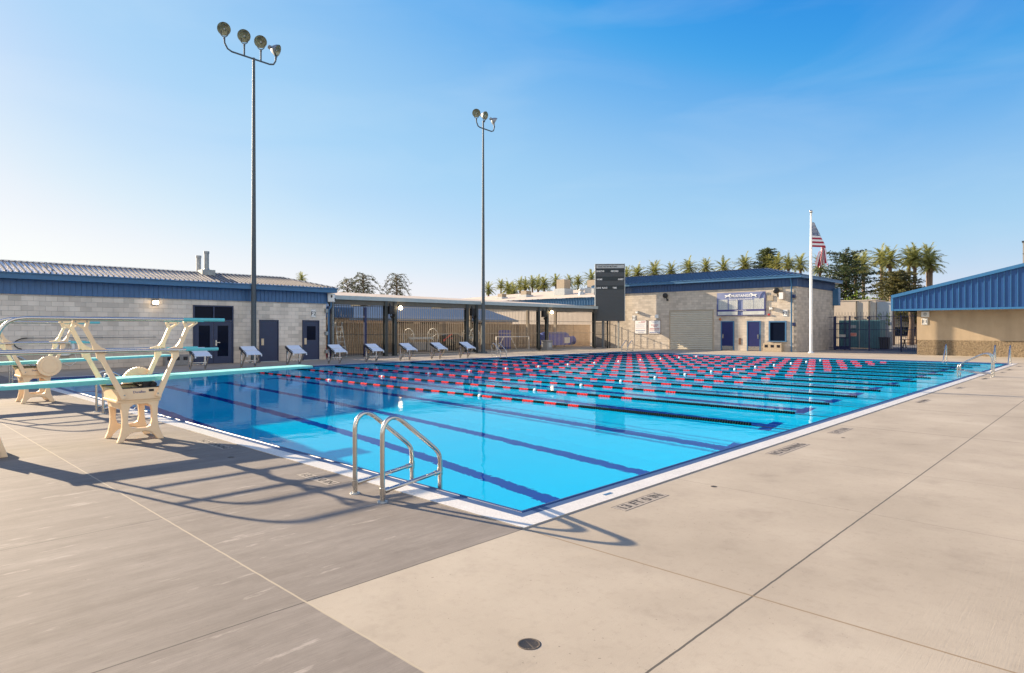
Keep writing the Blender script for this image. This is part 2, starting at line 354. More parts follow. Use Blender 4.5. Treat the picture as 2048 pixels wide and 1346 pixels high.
def concrete():
    t = NT('pool_deck_concrete'); t.set(0.85)
    v = t.obj(); X, Y, Z = t.sep(v)
    streak = t.noise(t.comb(t.math('MULTIPLY', X, 3.2), t.math('MULTIPLY', Y, 0.55)), 1.7, 7, 0.68)
    wear = t.noise(t.comb(t.math('MULTIPLY', X, 7.5), t.math('MULTIPLY', Y, 1.5)), 1.0, 8, 0.68)
    broom = t.noise(t.comb(t.math('MULTIPLY', X, 26.0), t.math('MULTIPLY', Y, 1.1)), 3.0, 5, 0.7)
    fine = t.noise(t.comb(t.math('MULTIPLY', X, 60.0), t.math('MULTIPLY', Y, 2.0)), 3.0, 4, 0.7)
    cloud = t.noise(v, 0.55, 6, 0.6)
    spots = t.noise(v, 14, 5, 0.7)
    grain = t.noise(v, 220, 2, 0.6)
    pits = t.noise(v, 42, 2, 0.5); pitmask = t.noise(v, 0.8, 3, 0.6)
    beige = t.ramp(cloud, [(0.30, (0.338, 0.292, 0.226)), (0.52, (0.388, 0.336, 0.263)), (0.72, (0.438, 0.384, 0.304))])
    grey = t.ramp(t.math('MULTIPLY_ADD', streak, 0.75, t.math('MULTIPLY', cloud, 0.28)),
                  [(0.34, (0.162, 0.140, 0.120)), (0.48, (0.196, 0.172, 0.149)), (0.60, (0.228, 0.202, 0.176)), (0.74, (0.300, 0.268, 0.235))])
    grey = t.mix(t.math('MULTIPLY', t.ramp(wear, [(0.600, (0, 0, 0)), (0.665, (1, 1, 1))]), 0.50), grey, (0.44, 0.395, 0.345))
    # large soft stains, dried splash marks and darker worn patches
    stain = t.noise(v, 1.9, 7, 0.62); blot = t.noise(v, 0.28, 4, 0.5)
    yneg = t.math('LESS_THAN', Y, 0.0); xneg = t.math('LESS_THAN', X, 0.0); yfar = t.math('LESS_THAN', Y, -2.03)
    g = t.math('MAXIMUM', t.math('MULTIPLY', yneg, xneg), yfar)
    c = t.mix(g, beige, grey)
    c = t.mix(0.8, c, t.ramp(stain, [(0.30, (0.80, 0.79, 0.79)), (0.45, (0.97, 0.97, 0.97)), (0.62, (1.0, 1.0, 1.0)), (0.75, (1.06, 1.05, 1.03))]), 'MULTIPLY')
    c = t.mix(0.8, c, t.ramp(blot, [(0.32, (0.90, 0.89, 0.885)), (0.6, (1.03, 1.03, 1.03))]), 'MULTIPLY')
    c = t.mix(t.math('MULTIPLY_ADD', g, 0.55, 0.06), c, t.ramp(broom, [(0.28, (0.78, 0.78, 0.79)), (0.5, (1, 1, 1)), (0.72, (1.13, 1.12, 1.11))]), 'MULTIPLY')
    # brushed fine lines and worn specks
    c = t.mix(t.math('MULTIPLY_ADD', g, 0.50, 0.14), c, t.ramp(fine, [(0.3, (0.80, 0.80, 0.80)), (0.7, (1.10, 1.10, 1.10))]), 'MULTIPLY')
    c = t.mix(0.30, c, t.ramp(spots, [(0.30, (0.70, 0.69, 0.68)), (0.48, (1, 1, 1))]), 'MULTIPLY')
    c = t.mix(0.55, c, t.ramp(grain, [(0.2, (0.75, 0.75, 0.75)), (0.8, (1.2, 1.2, 1.2))]), 'MULTIPLY')
    c = t.mix(t.math('MULTIPLY', t.math('MULTIPLY', t.math('LESS_THAN', pits, 0.285), t.math('GREATER_THAN', pitmask, 0.50)), 0.55), c, (0.10, 0.085, 0.07))
    wob = t.math('MULTIPLY', t.math('SUBTRACT', t.noise(v, 6, 4), 0.5), 0.010)
    def line(coord, pos, w, cond=None):
        d = t.math('ABSOLUTE', t.math('SUBTRACT', t.math('ADD', coord, wob), pos))
        m = t.math('LESS_THAN', d, w)
        return t.math('MULTIPLY', m, cond) if cond is not None else m
    dark, tan, pale = [], [], []
    xp = t.math('GREATER_THAN', X, 0.0); yp = t.math('GREATER_THAN', Y, 0.0)
    dark.append(line(X, 2.0, 0.007)); dark.append(line(X, 0.0, 0.006, yneg))
    dark.append(line(X, -2.57, 0.005, yneg)); dark.append(line(X, 6.4, 0.007))
    for x in (-5.6, -8.6, -11.7, -14.8, -18.0, -21.2): dark.append(line(X, x, 0.004, yneg))
    for y in (2.55, 4.68): dark.append(line(Y, y, 0.0022, xp))
    for y in (8.2, 11.7, 15.87, 19.7, 24.45, 29.0, 33.5): dark.append(line(Y, y, 0.008, xp))
    for x in (-26.2,): dark.append(line(X, x, 0.008))
    for y in (39.6,): dark.append(line(Y, y, 0.008))
    tan.append(line(Y, 0.0, 0.008, xp))
    pale.append(line(Y, -2.03, 0.007)); pale.append(line(Y, -4.8, 0.006, xneg))
    def acc(L):
        m = L[0]
        for k in L[1:]: m = t.math('MAXIMUM', m, k)
        return m
    c = t.mix(t.math('MULTIPLY', acc(dark), 0.88), c, (0.05, 0.045, 0.04))
    c = t.mix(t.math('MULTIPLY', acc(tan), 0.85), c, (0.22, 0.155, 0.085))
    c = t.mix(t.math('MULTIPLY', acc(pale), 0.75), c, (0.42, 0.36, 0.26))
    t.col(c)
    t.bump(t.math('ADD', t.math('ADD', t.math('MULTIPLY', fine, 0.6), t.math('MULTIPLY', broom, 0.9)), grain), 0.30, 0.004)
    return t.m
M['deck'] = concrete()
M['ground'] = mat('far_ground', (0.20, 0.185, 0.16), 0.9, 0, 0.2, 0.1)
M['yard'] = mat('yard_asphalt', (0.13, 0.125, 0.12), 0.9, 0, 0.2, 0.6)

def tile(name, c1, grout, size, spec=0.3, rough=0.42):
    t = NT(name); t.set(rough, spec=spec)
    v = t.obj()
    b = t.n('TexBrick'); t.l(v, b.inputs['Vector']); b.offset = 0; b.inputs['Scale'].default_value = 1
    b.inputs['Brick Width'].default_value = size; b.inputs['Row Height'].default_value = size; b.inputs['Mortar Size'].default_value = 0.0022
    b.inputs['Color1'].default_value = (*sc(c1, 0.93), 1); b.inputs['Color2'].default_value = (*sc(c1, 1.05), 1); b.inputs['Mortar'].default_value = (*grout, 1)
    dirt = t.noise(v, 3.0, 5)
    t.col(t.mix(0.4, b.outputs['Color'], t.ramp(dirt, [(0.3, (0.80, 0.79, 0.76)), (0.7, (1, 1, 1))]), 'MULTIPLY'))
    t.bump(b.outputs['Fac'], 0.4, -0.002)
    return t.m
M['whitetile'] = tile('white_mosaic_tile', (0.76, 0.74, 0.70), (0.40, 0.37, 0.33), 0.026)
M['bluetile'] = tile('blue_mosaic_tile', (0.036, 0.088, 0.215), (0.07, 0.10, 0.18), 0.026, rough=0.5)
def grate(axis):
    t = NT('blue_gutter_grate_' + axis); t.set(0.45)
    X, Y, Z = t.sep(t.obj()); a = X if axis == 'x' else Y
    w = t.math('FRACT', t.math('MULTIPLY', a, 1 / 0.032))
    m = t.math('LESS_THAN', w, 0.42)
    t.col(t.mix(m, (0.020, 0.055, 0.20), (0.004, 0.012, 0.050)))
    return t.m
M['grate_x'] = grate('x'); M['grate_y'] = grate('y')

# pool dimensions (water edge)
PX0, PX1, PY0, PY1 = -23.1, -0.37, 0.385, 35.4
WZ = -0.035
LANE0, LW = 6.24, 2.134
def plaster():
    t = NT('pool_plaster'); t.set(0.7)
    v = t.obj(); X, Y, Z = t.sep(v)
    base = t.ramp(t.noise(v, 0.6, 4), [(0.3, (0.74, 0.90, 0.96)), (0.7, (0.80, 0.93, 0.97))])
    ph = t.math('SUBTRACT', t.math('FRACT', t.math('ADD', t.math('DIVIDE', t.math('SUBTRACT', Y, LANE0), LW), 50.5)), 0.5)
    dy = t.math('MULTIPLY', t.math('ABSOLUTE', ph), LW)
    inx = t.math('MULTIPLY', t.math('LESS_THAN', X, PX1 - 1.55), t.math('GREATER_THAN', X, PX0 + 1.55))
    ln = t.math('MULTIPLY', t.math('LESS_THAN', dy, 0.15), inx)
    e1 = t.math('LESS_THAN', t.math('ABSOLUTE', t.math('SUBTRACT', X, PX1 - 1.68)), 0.13)
    e2 = t.math('LESS_THAN', t.math('ABSOLUTE', t.math('SUBTRACT', X, PX0 + 1.68)), 0.13)
    tt = t.math('MULTIPLY', t.math('MAXIMUM', e1, e2), t.math('LESS_THAN', dy, 0.46))
    m = t.math('MAXIMUM', ln, tt)
    inside = t.math('MULTIPLY', t.math('GREATER_THAN', Y, 1.4), t.math('LESS_THAN', Z, -0.9))
    t.col(t.mix(t.math('MULTIPLY', m, inside), base, (0.012, 0.05, 0.33)))
    return t.m
M['plaster'] = plaster()

def water():
    t = NT('pool_water')
    v = t.obj()
    n1 = t.noise(v, 2.2, 2, 0.5); n2 = t.noise(v, 9.0, 2, 0.5); n3 = t.noise(v, 24.0, 2, 0.5)
    bp = t.n('Bump'); bp.inputs['Strength'].default_value = 0.15; bp.inputs['Distance'].default_value = 0.02
    t.l(t.math('ADD', n1, t.math('ADD', t.math('MULTIPLY', n2, 0.22), t.math('MULTIPLY', n3, 0.07))), bp.inputs['Height'])
    rf = t.n('BsdfRefraction'); rf.inputs['Color'].default_value = (0.0, 0.71, 0.90, 1); rf.inputs['Roughness'].default_value = 0; rf.inputs['IOR'].default_value = 1.333
    gl = t.n('BsdfGlossy'); gl.inputs['Roughness'].default_value = 0.0; gl.inputs['Color'].default_value = (1, 1, 1, 1)
    fr = t.n('Fresnel'); fr.inputs['IOR'].default_value = 1.333
    for x in (rf, gl, fr): t.l(bp.outputs[0], x.inputs['Normal'])
    mx = t.n('MixShader'); t.l(t.math('MULTIPLY', fr.outputs[0], 0.52), mx.inputs[0]); t.l(rf.outputs[0], mx.inputs[1]); t.l(gl.outputs[0], mx.inputs[2])
    out = [x for x in t.t.nodes if x.type == 'OUTPUT_MATERIAL'][0]; t.l(mx.outputs[0], out.inputs[0])
    t.t.nodes.remove(t.p)
    return t.m
M['water'] = water()

# ---------------------------------------------------------------- setting
def ring(mb, o, i, zo, zi, mi=0, mis=None):
    (ox0, ox1, oy0, oy1), (ix0, ix1, iy0, iy1) = o, i
    O = [(ox0, oy0, zo), (ox1, oy0, zo), (ox1, oy1, zo), (ox0, oy1, zo)]
    I = [(ix0, iy0, zi), (ix1, iy0, zi), (ix1, iy1, zi), (ix0, iy1, zi)]
    for k in range(4):
        j = (k + 1) % 4
        mb.quad(O[k], O[j], I[j], I[k], mis[k] if mis else mi)
COP = (-23.45, 0.0, 0.0, 35.8)
mb = MB(); ring(mb, (-900, 900, -900, 900), (-60, 40, -40, 50.6), 0, 0)
tag(mb.build('ground', M['ground']), None, None, kind='structure')
mb = MB(); ring(mb, (-60, 40, -40, 50.6), COP, 0, 0)
tag(mb.build('pool_deck', M['deck']), None, None, kind='structure')
mb = MB(); mb.quad((-40, 50.6, 0.004), (40, 50.6, 0.004), (40, 75, 0.004), (-40, 75, 0.004))
tag(mb.build('yard_pavement', M['yard']), None, None, kind='structure')
def inset(r, d): return (r[0] + d, r[1] - d, r[2] + d, r[3] - d)
mb = MB()
ring(mb, COP, inset(COP, 0.0001), 0.0, 0.010); ring(mb, inset(COP, 0.0001), inset(COP, 0.215), 0.010, 0.011)
tag(mb.build('pool_coping', M['whitetile']), None, None, kind='structure')
mb = MB()
ring(mb, inset(COP, 0.215), inset(COP, 0.318), 0.011, 0.009)
tag(mb.build('pool_edge_tiles', M['bluetile']), None, None, kind='structure')
mb = MB()
prof = [(0.318, 0.009), (0.322, 0.014), (0.340, 0.017), (0.362, 0.012), (0.374, -0.03), (0.374, -0.14)]
for (a, za), (b, zb) in zip(prof, prof[1:]): ring(mb, inset(COP, a), inset(COP, b), za, zb, mis=[0, 1, 0, 1])
tag(mb.build('pool_gutter', [M['grate_x'], M['grate_y']]), None, None, kind='structure')
# basin
BI = inset(COP, 0.374)
def depth(y): return 3.95 if y < 7 else (3.95 - (y - 7) / 6 * 1.75 if y < 13 else max(1.25, 2.2 - (y - 13) * 0.043))
mb = MB()
ys = [BI[2], 7, 9, 11, 13, 18, 24, 30, BI[3]]
for a, b in zip(ys, ys[1:]):
    mb.quad((BI[0], a, -depth(a)), (BI[1], a, -depth(a)), (BI[1], b, -depth(b)), (BI[0], b, -depth(b)))
    for x in (BI[0], BI[1]): mb.quad((x, a, -0.14), (x, b, -0.14), (x, b, -depth(b)), (x, a, -depth(a)))
for y in (BI[2], BI[3]): mb.quad((BI[0], y, -0.14), (BI[1], y, -0.14), (BI[1], y, -depth(y)), (BI[0], y, -depth(y)))
o = tag(mb.build('pool_basin', M['plaster'], fix=False), None, None, kind='structure'); o.cycles.is_caustics_receiver = True
mb = MB(); mb.add([(BI[0], BI[2], WZ), (BI[1], BI[2], WZ), (BI[1], BI[3], WZ), (BI[0], BI[3], WZ)], [(0, 1, 2, 3)], 0, True)
o = tag(mb.build('pool_water', M['water'], fix=False), None, None, kind='structure'); o.cycles.is_caustics_caster = True

# ---------------------------------------------------------------- buildings
def ribs_band(mb, p, q, z0, z1, out, pitch, d=0.03, w=0.035, mi=0, ztop=None):
    """ribbed sheet metal band along p->q (xy), projecting by out (xy unit vector)"""
    p, q = Vector(p), Vector(q); L = (q - p).length; t = (q - p) / L; o = Vector(out)
    n = int(L / pitch)
    for i in range(n + 1):
        a = p + t * (i * pitch); b = a + t * w
        if (b - p).length > L: break
        za = z1 if ztop is None else ztop(i * pitch)
        mb.add([(a.x, a.y, z0), (b.x, b.y, z0), (b.x+o.x*d, b.y+o.y*d, z0), (a.x+o.x*d, a.y+o.y*d, z0),
                (a.x, a.y, za), (b.x, b.y, za), (b.x+o.x*d, b.y+o.y*d, za), (a.x+o.x*d, a.y+o.y*d, za)],
               [(3,2,1,0),(4,5,6,7),(0,1,5,4),(1,2,6,5),(2,3,7,6),(3,0,4,7)], mi)

# ---- left building (locker rooms) -------------------------------------------------
LX = -28.3
bL = thing('block_building', 'long low grey block building with blue metal frieze, left of the pool', 'building', (LX, 14.55, 0))
mb = MB(); mb.box(-32.0, LX, -16, 14.55, 0, 3.72); mb.build('wall', M['cmuL'], bL, True)
mb = MB(); mb.box(-32.1, LX + 0.06, -16, 14.62, 3.10, 3.70)
ribs_band(mb, (LX + 0.06, -16), (LX + 0.06, 14.62), 3.10, 3.70, (1, 0), 0.2)
mb.build('frieze', M['bluerib'], bL, True)
mb = MB(); mb.box(-32.7, LX + 0.50, -16.2, 14.95, 3.69, 3.92); mb.box(-32.75, LX + 0.55, -16.2, 15.0, 3.90, 3.945)
mb.build('eave_fascia', M['bluefas'], bL, True)
# hip roof
ex, ry, rz = LX + 0.52, 12.9, 4.55
rx = -30.1
mb = MB()
A = (ex, -16.2, 3.945); B = (ex, 14.97, 3.945); C = (-32.7, 14.97, 3.945); D = (-32.7, -16.2, 3.945)
E1_ = (rx, -16.2, rz); F1_ = (rx, ry, rz)
mb.add([A, B, F1_, E1_], [(0, 1, 2, 3)]); mb.add([B, C, F1_], [(0, 1, 2)]); mb.add([C, D, E1_, F1_], [(0, 1, 2, 3)])
def on_hip(y):   # how far up the slope the ridge / hip line lies for a given y
    return 1.0 if y <= ry else max(0, (14.97 - y) / (14.97 - ry))
y = -16.0
while y < 14.8:
    k = on_hip(y)
    mb.bar((ex, y, 3.975), (ex + (rx - ex) * k, y, 3.975 + (rz - 3.945) * k), 0.055, 0.045, 1)
    y += 0.205
mb.bar((rx, -16.2, rz + 0.02), (rx, ry, rz + 0.02), 0.25, 0.05); mb.bar((rx, ry, rz + 0.02), (ex, 14.97, 3.965), 0.16, 0.05)
roof = mb.build('roof', [M['greyroof'], M['ribroof']], bL, True)
mb = MB(); mb.cyl((-31.0, 8.78, 4.3), (-31.0, 8.78, 5.40), 0.115); mb.cyl((-31.0, 8.78, 5.38), (-31.0, 8.78, 5.50), 0.135)
mb.build('vent_pipe', M['dullsteel'], roof, True)
mb = MB(); mb.box(-29.95, -29.35, 8.35, 8.98, 4.1, 4.66); mb.cyl((-29.65, 8.66, 4.62), (-29.65, 8.66, 4.74), 0.17, 0.13); mb.cyl((-29.65, 8.66, 4.7), (-29.65, 8.66, 5.50), 0.115); mb.cyl((-29.65, 8.66, 5.48), (-29.65, 8.66, 5.6), 0.135)
mb.build('vent_pipe', M['dullsteel'], roof, True)
mb = MB(); mb.cyl((-28.9, 1.9, 4.1), (-29.0, 1.9, 4.5), 0.04)
mb.build('vent_pipe', M['dullsteel'], roof, True)
def door_frame(mb, y0, y1, z1, X, w=0.06, d=0.07):
    mb.box(X, X + d, y0 - w, y0, 0, z1 + w); mb.box(X, X + d, y1, y1 + w, 0, z1 + w); mb.box(X, X + d, y0, y1, z1, z1 + w)
# double door with transom
mb = MB(); door_frame(mb, 7.58, 9.36, 2.78, LX); mb.box(LX, LX + 0.068, 7.58, 9.36, 2.07, 2.14); mb.box(LX, LX + 0.066, 8.44, 8.50, 2.14, 2.78)
fr = mb.build('door_frame', M['navydoor'], bL, True)
for a, b in ((7.58, 8.44), (8.50, 9.36)):
    mb = MB(); mb.box(LX, LX + 0.02, a, b, 2.14, 2.78); mb.build('transom_pane', M['glass'], fr, True)
for a, b, hy in ((7.60, 8.46, None), (8.48, 9.34, 8.58)):
    mb = MB()
    mb.box(LX, LX + 0.045, a, a + 0.17, 0.02, 2.06); mb.box(LX, LX + 0.045, b - 0.17, b, 0.02, 2.06)
    mb.box(LX, LX + 0.045, a + 0.17, b - 0.17, 1.86, 2.06); mb.box(LX, LX + 0.045, a + 0.17, b - 0.17, 0.02, 0.36)
    dr = mb.build('door', M['navydoor'], bL, True)
    mb = MB(); mb.box(LX, LX + 0.018, a + 0.17, b - 0.17, 0.36, 1.86); mb.build('glass_pane', M['glass'], dr, True)
    if hy:
        mb = MB(); mb.box(LX + 0.045, LX + 0.06, hy - 0.03, hy + 0.03, 0.88, 1.15); mb.bar((LX + 0.10, hy, 1.04), (LX + 0.10, hy + 0.17, 1.04), 0.03, 0.03); mb.bar((LX + 0.05, hy, 1.04), (LX + 0.12, hy, 1.04), 0.03, 0.03)
        mb.build('handle', M['steel'], dr, True)
for a, b, win in ((10.80, 11.72, False), (13.18, 14.06, True)):
    mb = MB(); door_frame(mb, a, b, 2.12, LX, 0.05); fr = mb.build('door_frame', M['navydoor'], bL, True)
    mb = MB(); mb.box(LX, LX + 0.04, a + 0.01, b - 0.01, 0.03, 2.11); dr = mb.build('door', M['navydoor'], bL, True)
    mb = MB(); mb.box(LX + 0.04, LX + 0.075, a + 0.04, a + 0.17, 0.86, 1.20); dh = mb.build('lock_plate', mat('brass_plate_%d' % int(a), (0.62, 0.50, 0.36), 0.35, 0.5), dr, True)
    mb = MB(); mb.box(LX + 0.0, LX + 0.09, a, b, 0.0, 0.03); mb.build('threshold', M['greylt'], dr, True)
    if win:
        mb = MB(); mb.box(LX + 0.04, LX + 0.046, a + 0.2, b - 0.16, 1.1, 1.85); mb.build('window_pane', M['glass'], dr, True)
# conduits and downpipe at the right corner
mb = MB(); mb.tube([(LX + 0.10, 14.66, 0), (LX + 0.10, 14.66, 2.75), (LX + 0.2, 14.75, 2.95), (LX + 0.2, 14.75, 3.6)], 0.05); mb.build('downpipe', M['bluefas'], bL, True)
mb = MB(); mb.tube([(LX + 0.10, 14.93, 0), (LX + 0.10, 14.93, 3.2)], 0.035)
for z in (0.35, 1.35, 2.6): mb.box(LX + 0.02, LX + 0.16, 14.45, 14.6, z, z + 0.2)
mb.build('conduit', M['dullsteel'], bL, True)

def signboard(name, label, text, org, xd, w, h, size):
    t = thing(name, label, 'sign', org)
    xd = Vector(xd); n = xd.cross(Vector((0, 0, 1)))
    mb = MB(); o = Vector(org)
    mb.bar(o - xd * w / 2 + n * 0.012, o + xd * w / 2 + n * 0.012, 0.024, h); mb.build('sign_panel', M['white'], t, True, bevel=0.004)
    mb = MB(); mb.text(text, size, o + n * 0.026 - Vector((0, 0, 0.02)), xd, (0, 0, 1), bold=0.002)
    mb.tube([o + n*0.027 + xd*(w*0.5-0.02)*a + Vector((0, 0, (h*0.5-0.02)*b)) for a, b in ((-1, -1), (1, -1), (1, 1), (-1, 1), (-1, -1))], 0.004, 5)
    mb.build('lettering', M['blk'], t, True)
    return t
signboard('building_sign', 'small white F2 sign on the grey block wall above the rightmost blue door', 'F2', (LX, 13.78, 2.55), (0, 1, 0), 0.30, 0.44, 0.30)

def wall_lamp(label, org, n, lit=True, group=None):
    t = thing('wall_lamp', label, 'lamp', org, group=group)
    o = Vector(org); n = Vector(n); xd = Vector((-n.y, n.x, 0))
    mb = MB(); mb.bar(o + n * 0.02, o + n * 0.12, 0.22, 0.20); mb.bar(o + n * 0.02 + Vector((0, 0, 0.11)), o + n * 0.26 + Vector((0, 0, 0.11)), 0.26, 0.03)
    mb.build('housing', M['bronze'] if lit else M['lamp_off'], t, True, bevel=0.006)
    mb = MB(); mb.bar(o + n * 0.12, o + n * 0.24, 0.22, 0.17); mb.build('lamp_glass', M['lit'] if lit else M['white'], t, True, bevel=0.02)
    return t
wall_lamp('small lit amber wall lamp on the grey block wall, left of the double door', (LX, 5.85, 2.90), (1, 0, 0))
wall_lamp('pale wall lamp on the tan block wall beside the scoreboard', (-26.93, 44.0, 3.12), (0, -1, 0), False, 'wall lamps on the tan block building')
wall_lamp('pale wall lamp above the office window, beside the banner', (-15.28, 44.0, 3.21), (0, -1, 0), False, 'wall lamps on the tan block building')

# ---- canopy with equipment pens ----------------------------------------------------
KX = -29.4
cn = thing('canopy', 'long shade canopy with flat tan roof and paired dark posts over the equipment pens', 'canopy', (KX, 28, 0))
mb = MB()
y0, y1 = 15.45, 41.4
mb.add([(KX - 0.02, y0, 3.60), (KX - 0.02, y1, 3.60), (KX - 4.7, y1, 4.00), (KX - 4.7, y0, 4.17),
        (KX - 0.02, y0, 3.52), (KX - 0.02, y1, 3.52), (KX - 4.7, y1, 3.92), (KX - 4.7, y0, 4.09)],
       [(0, 1, 2, 3), (7, 6, 5, 4), (0, 4, 5, 1), (2, 6, 7, 3), (1, 5, 6, 2), (0, 3, 7, 4)])
for k in range(14): mb.box(KX - 4.6, KX - 0.1, y0 + 4 + k * 1.6, y0 + 4.04 + k * 1.6, 3.58, 3.62) if False else None
rf = mb.build('roof', M['tanroof'], cn, True)
mb = MB(); mb.box(KX - 0.02, KX + 0.06, y0 - 0.05, y1 + 0.05, 3.42, 3.655); mb.build('fascia', M['fasgrey'], cn, True)
mb = MB(); mb.box(KX - 0.22, KX - 0.06, y0, y1, 3.13, 3.44); mb.box(KX - 4.5, KX - 4.35, y0, y1, 3.62, 3.86)
for y in (15.5, 19.75, 26.7, 34.2, 41.2): mb.box(KX - 4.5, KX - 0.24, y - 0.1, y + 0.1, 3.2, 3.46)
mb.build('beam', M['soffit'], cn, True)
for y in (15.62, 19.35, 20.05, 26.15, 27.05, 33.75, 34.75, 41.05):
    mb = MB(); mb.box(KX - 0.20, KX + 0.0, y - 0.015, y + 0.015, 0, 3.13); mb.box(KX - 0.22, KX - 0.20, y - 0.11, y + 0.11, 0, 3.13); mb.box(KX, KX + 0.02, y - 0.11, y + 0.11, 0, 3.42); mb.box(KX - 0.26, KX + 0.06, y - 0.15, y + 0.15, 0, 0.03)
    mb.build('post', M['bronze'], cn, True)
for y in (15.62, 23.2, 30.5, 37.3, 41.05):
    mb = MB(); mb.box(KX - 4.55, KX - 4.33, y - 0.11, y + 0.11, 0, 3.86); mb.build('rear_post', M['tan'], cn, True)
def globe(label, org, group):
    t = thing('canopy_lamp', label, 'lamp', org, group=group); o = Vector(org)
    mb = MB(); mb.bar(o + Vector((-0.18, 0, 0.1)), o + Vector((0.02, 0, 0.1)), 0.10, 0.12); mb.build('lamp_bracket', M['bronze'], t, True)
    mb = MB(); mb.lathe([(0.02, 0.14), (0.10, 0.09), (0.14, 0), (0.10, -0.09), (0.02, -0.13)], 14, 0, o + Vector((0.1, 0, 0))); mb.build('lamp_globe', M['lit'], t, True)
globe('small lit lamp on the canopy post pair nearest the grey building', (KX + 0.06, 20.32, 3.02), 'lamps under the canopy')
globe('small lit lamp on the canopy post pair above the grey bin', (KX + 0.06, 35.1, 3.02), 'lamps under the canopy')

def fence(label, A, B, z0, z1, rails, pitch, m, r=0.011, name='picket_fence', posts=(), spike=0.0, group=None):
    A, B = Vector(A), Vector(B); L = (B - A).length; t = (B - A) / L
    th = thing(name, label, 'fence', (A.x, A.y, 0), group=group)
    mb = MB(); n = int(L / pitch)
    for i in range(1, n):
        p = A + t * (L * i / n); z = z1 + (spike if i % 2 else spike * 0.35)
        mb.bar((p.x, p.y, z0), (p.x, p.y, z), 2 * r, 2 * r)
    mb.build('pickets', m, th, True)
    for z in rails:
        mb = MB(); mb.bar((A.x, A.y, z), (B.x, B.y, z), 0.035, 0.035); mb.build('rail', m, th, True)
    for k in posts:
        p = A + t * (L * k); mb = MB(); mb.box(p.x - 0.045, p.x + 0.045, p.y - 0.045, p.y + 0.045, 0, z1 + 0.06); mb.build('fence_post', m, th, True)
    return th
FG = 'picket fence bays between the canopy posts'
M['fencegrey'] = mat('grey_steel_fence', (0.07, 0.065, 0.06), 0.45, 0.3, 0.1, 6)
M['fencelit'] = mat('sunlit_steel_fence', (0.40, 0.33, 0.245), 0.45, 0.2, 0.1, 6)  # paler copy of the fence steel, sunlight on the bars put into the colour
bays = [(15.75, 19.25, 'dark picket gate bay with blue posts next to the grey building corner', M['fencegrey']),
        (20.17, 26.04, 'picket fence bay in front of the two lane rope reels', M['fencelit']),
        (27.17, 33.63, 'picket fence bay behind the tall slim light pole, with the goal frame', M['fencelit']),
        (34.87, 40.94, 'picket fence bay in front of the blue vinyl covered roller', M['fencelit'])]
for a, b, lab, m in bays:
    fence(lab, (KX - 0.1, a, 0), (KX - 0.1, b, 0), 0.10, 3.12, (0.14, 1.36, 2.30, 3.06), 0.165, m, 0.0105 if m is M['fencelit'] else 0.0105, group=FG)
for a, b, lab in ((19.45, 19.95, 'narrow picket strip between the first pair of canopy posts'), (26.25, 26.95, 'narrow picket strip between the middle pair of canopy posts'), (33.85, 34.65, 'narrow picket strip behind the grey bin')):
    fence(lab, (KX - 0.1, a, 0), (KX - 0.1, b, 0), 0.10, 3.12, (0.14, 1.36, 2.30), 0.12, M['fencegrey'], 0.0095, group=FG)
t = thing('gate_post_pair', 'pair of blue square gate posts in the fence bay next to the grey building', 'gate posts', (KX, 16, 0))
mb = MB(); mb.box(KX - 0.02, KX + 0.08, 15.28, 15.42, 0, 3.0); mb.build('gate_post', M['navy'], t, True)
mb = MB(); mb.box(KX - 0.02, KX + 0.08, 17.72, 17.88, 0, 3.0); mb.build('gate_post', M['navy'], t, True)
fence('short dark picket fence between the canopy end and the scoreboard', (KX - 0.1, 41.2, 0), (KX - 0.6, 43.98, 0), 0.1, 2.3, (0.14, 1.2, 2.2), 0.13, M['blackpaint'], 0.0095)
# low concrete curb under pens and the back wall
mb = MB(); mb.box(KX - 0.16, KX + 0.02, 20.2, 41.0, 0.0, 0.06); tag(mb.build('pen_curb', M['whitetile']), None, None, kind='structure')
mb = MB(); mb.box(-34.9, -34.7, 12, 47.5, 0, 2.02); mb.box(-34.95, -34.65, 12, 47.5, 2.02, 2.10)
tag(mb.build('block_wall', M['cmuF']), 'beige block boundary wall behind the canopy pens', 'wall')

# ---- big building behind the canopy -------------------------------------------------
GY_ = 60.0
gxr, gzt = -34.0, on_y(1190, 594, GY_)[2]
gb = thing('gymnasium', 'tan flat roofed building with a blue ribbed band showing just above the canopy roof', 'building', (-50, GY_, 0))
mb = MB(); mb.box(-90, gxr, GY_ + 0.3, 76, 0, gzt - 0.6); mb.build('wall', M['beigewall'], gb, True)
mb = MB(); mb.box(-90.2, gxr + 0.2, GY_, 76, gzt - 1.0, gzt); ribs_band(mb, (-90.2, GY_), (gxr + 0.2, GY_), gzt - 1.0, gzt - 0.02, (0, -1), 0.42, 0.06, 0.07); mb.build('frieze', M['bluefas'], gb, True)
mb = MB(); mb.add([(-90.4, GY_ - 0.3, gzt + 0.02), (gxr + 0.4, GY_ - 0.3, gzt + 0.02), (gxr - 8, 72, gzt + 1.9), (-62, 72, gzt + 1.9)], [(0, 1, 2, 3)]); mb.build('roof', M['tanroof'], gb, True)
def hvac(label, org, w, d, h, top=True):
    t = thing('rooftop_unit', label, 'air conditioner', org, group='air conditioners on the tan roof'); x, y, z = org
    mb = MB(); mb.box(x - w/2, x + w/2, y - d/2, y + d/2, z, z + h * 0.42); mb.build('unit_base', M['greylt'], t, True, bevel=0.03)
    mb = MB(); mb.box(x - w*0.36, x + w*0.36, y - d*0.36, y + d*0.36, z + h*0.42, z + h)
    k = 0
    for i in range(9): mb.box(x + w*0.36, x + w*0.36 + 0.03, y - d*0.33, y + d*0.33, z + h*(0.46 + i*0.058), z + h*(0.49 + i*0.058))
    mb.build('cooler_box', M['tan'], t, True)
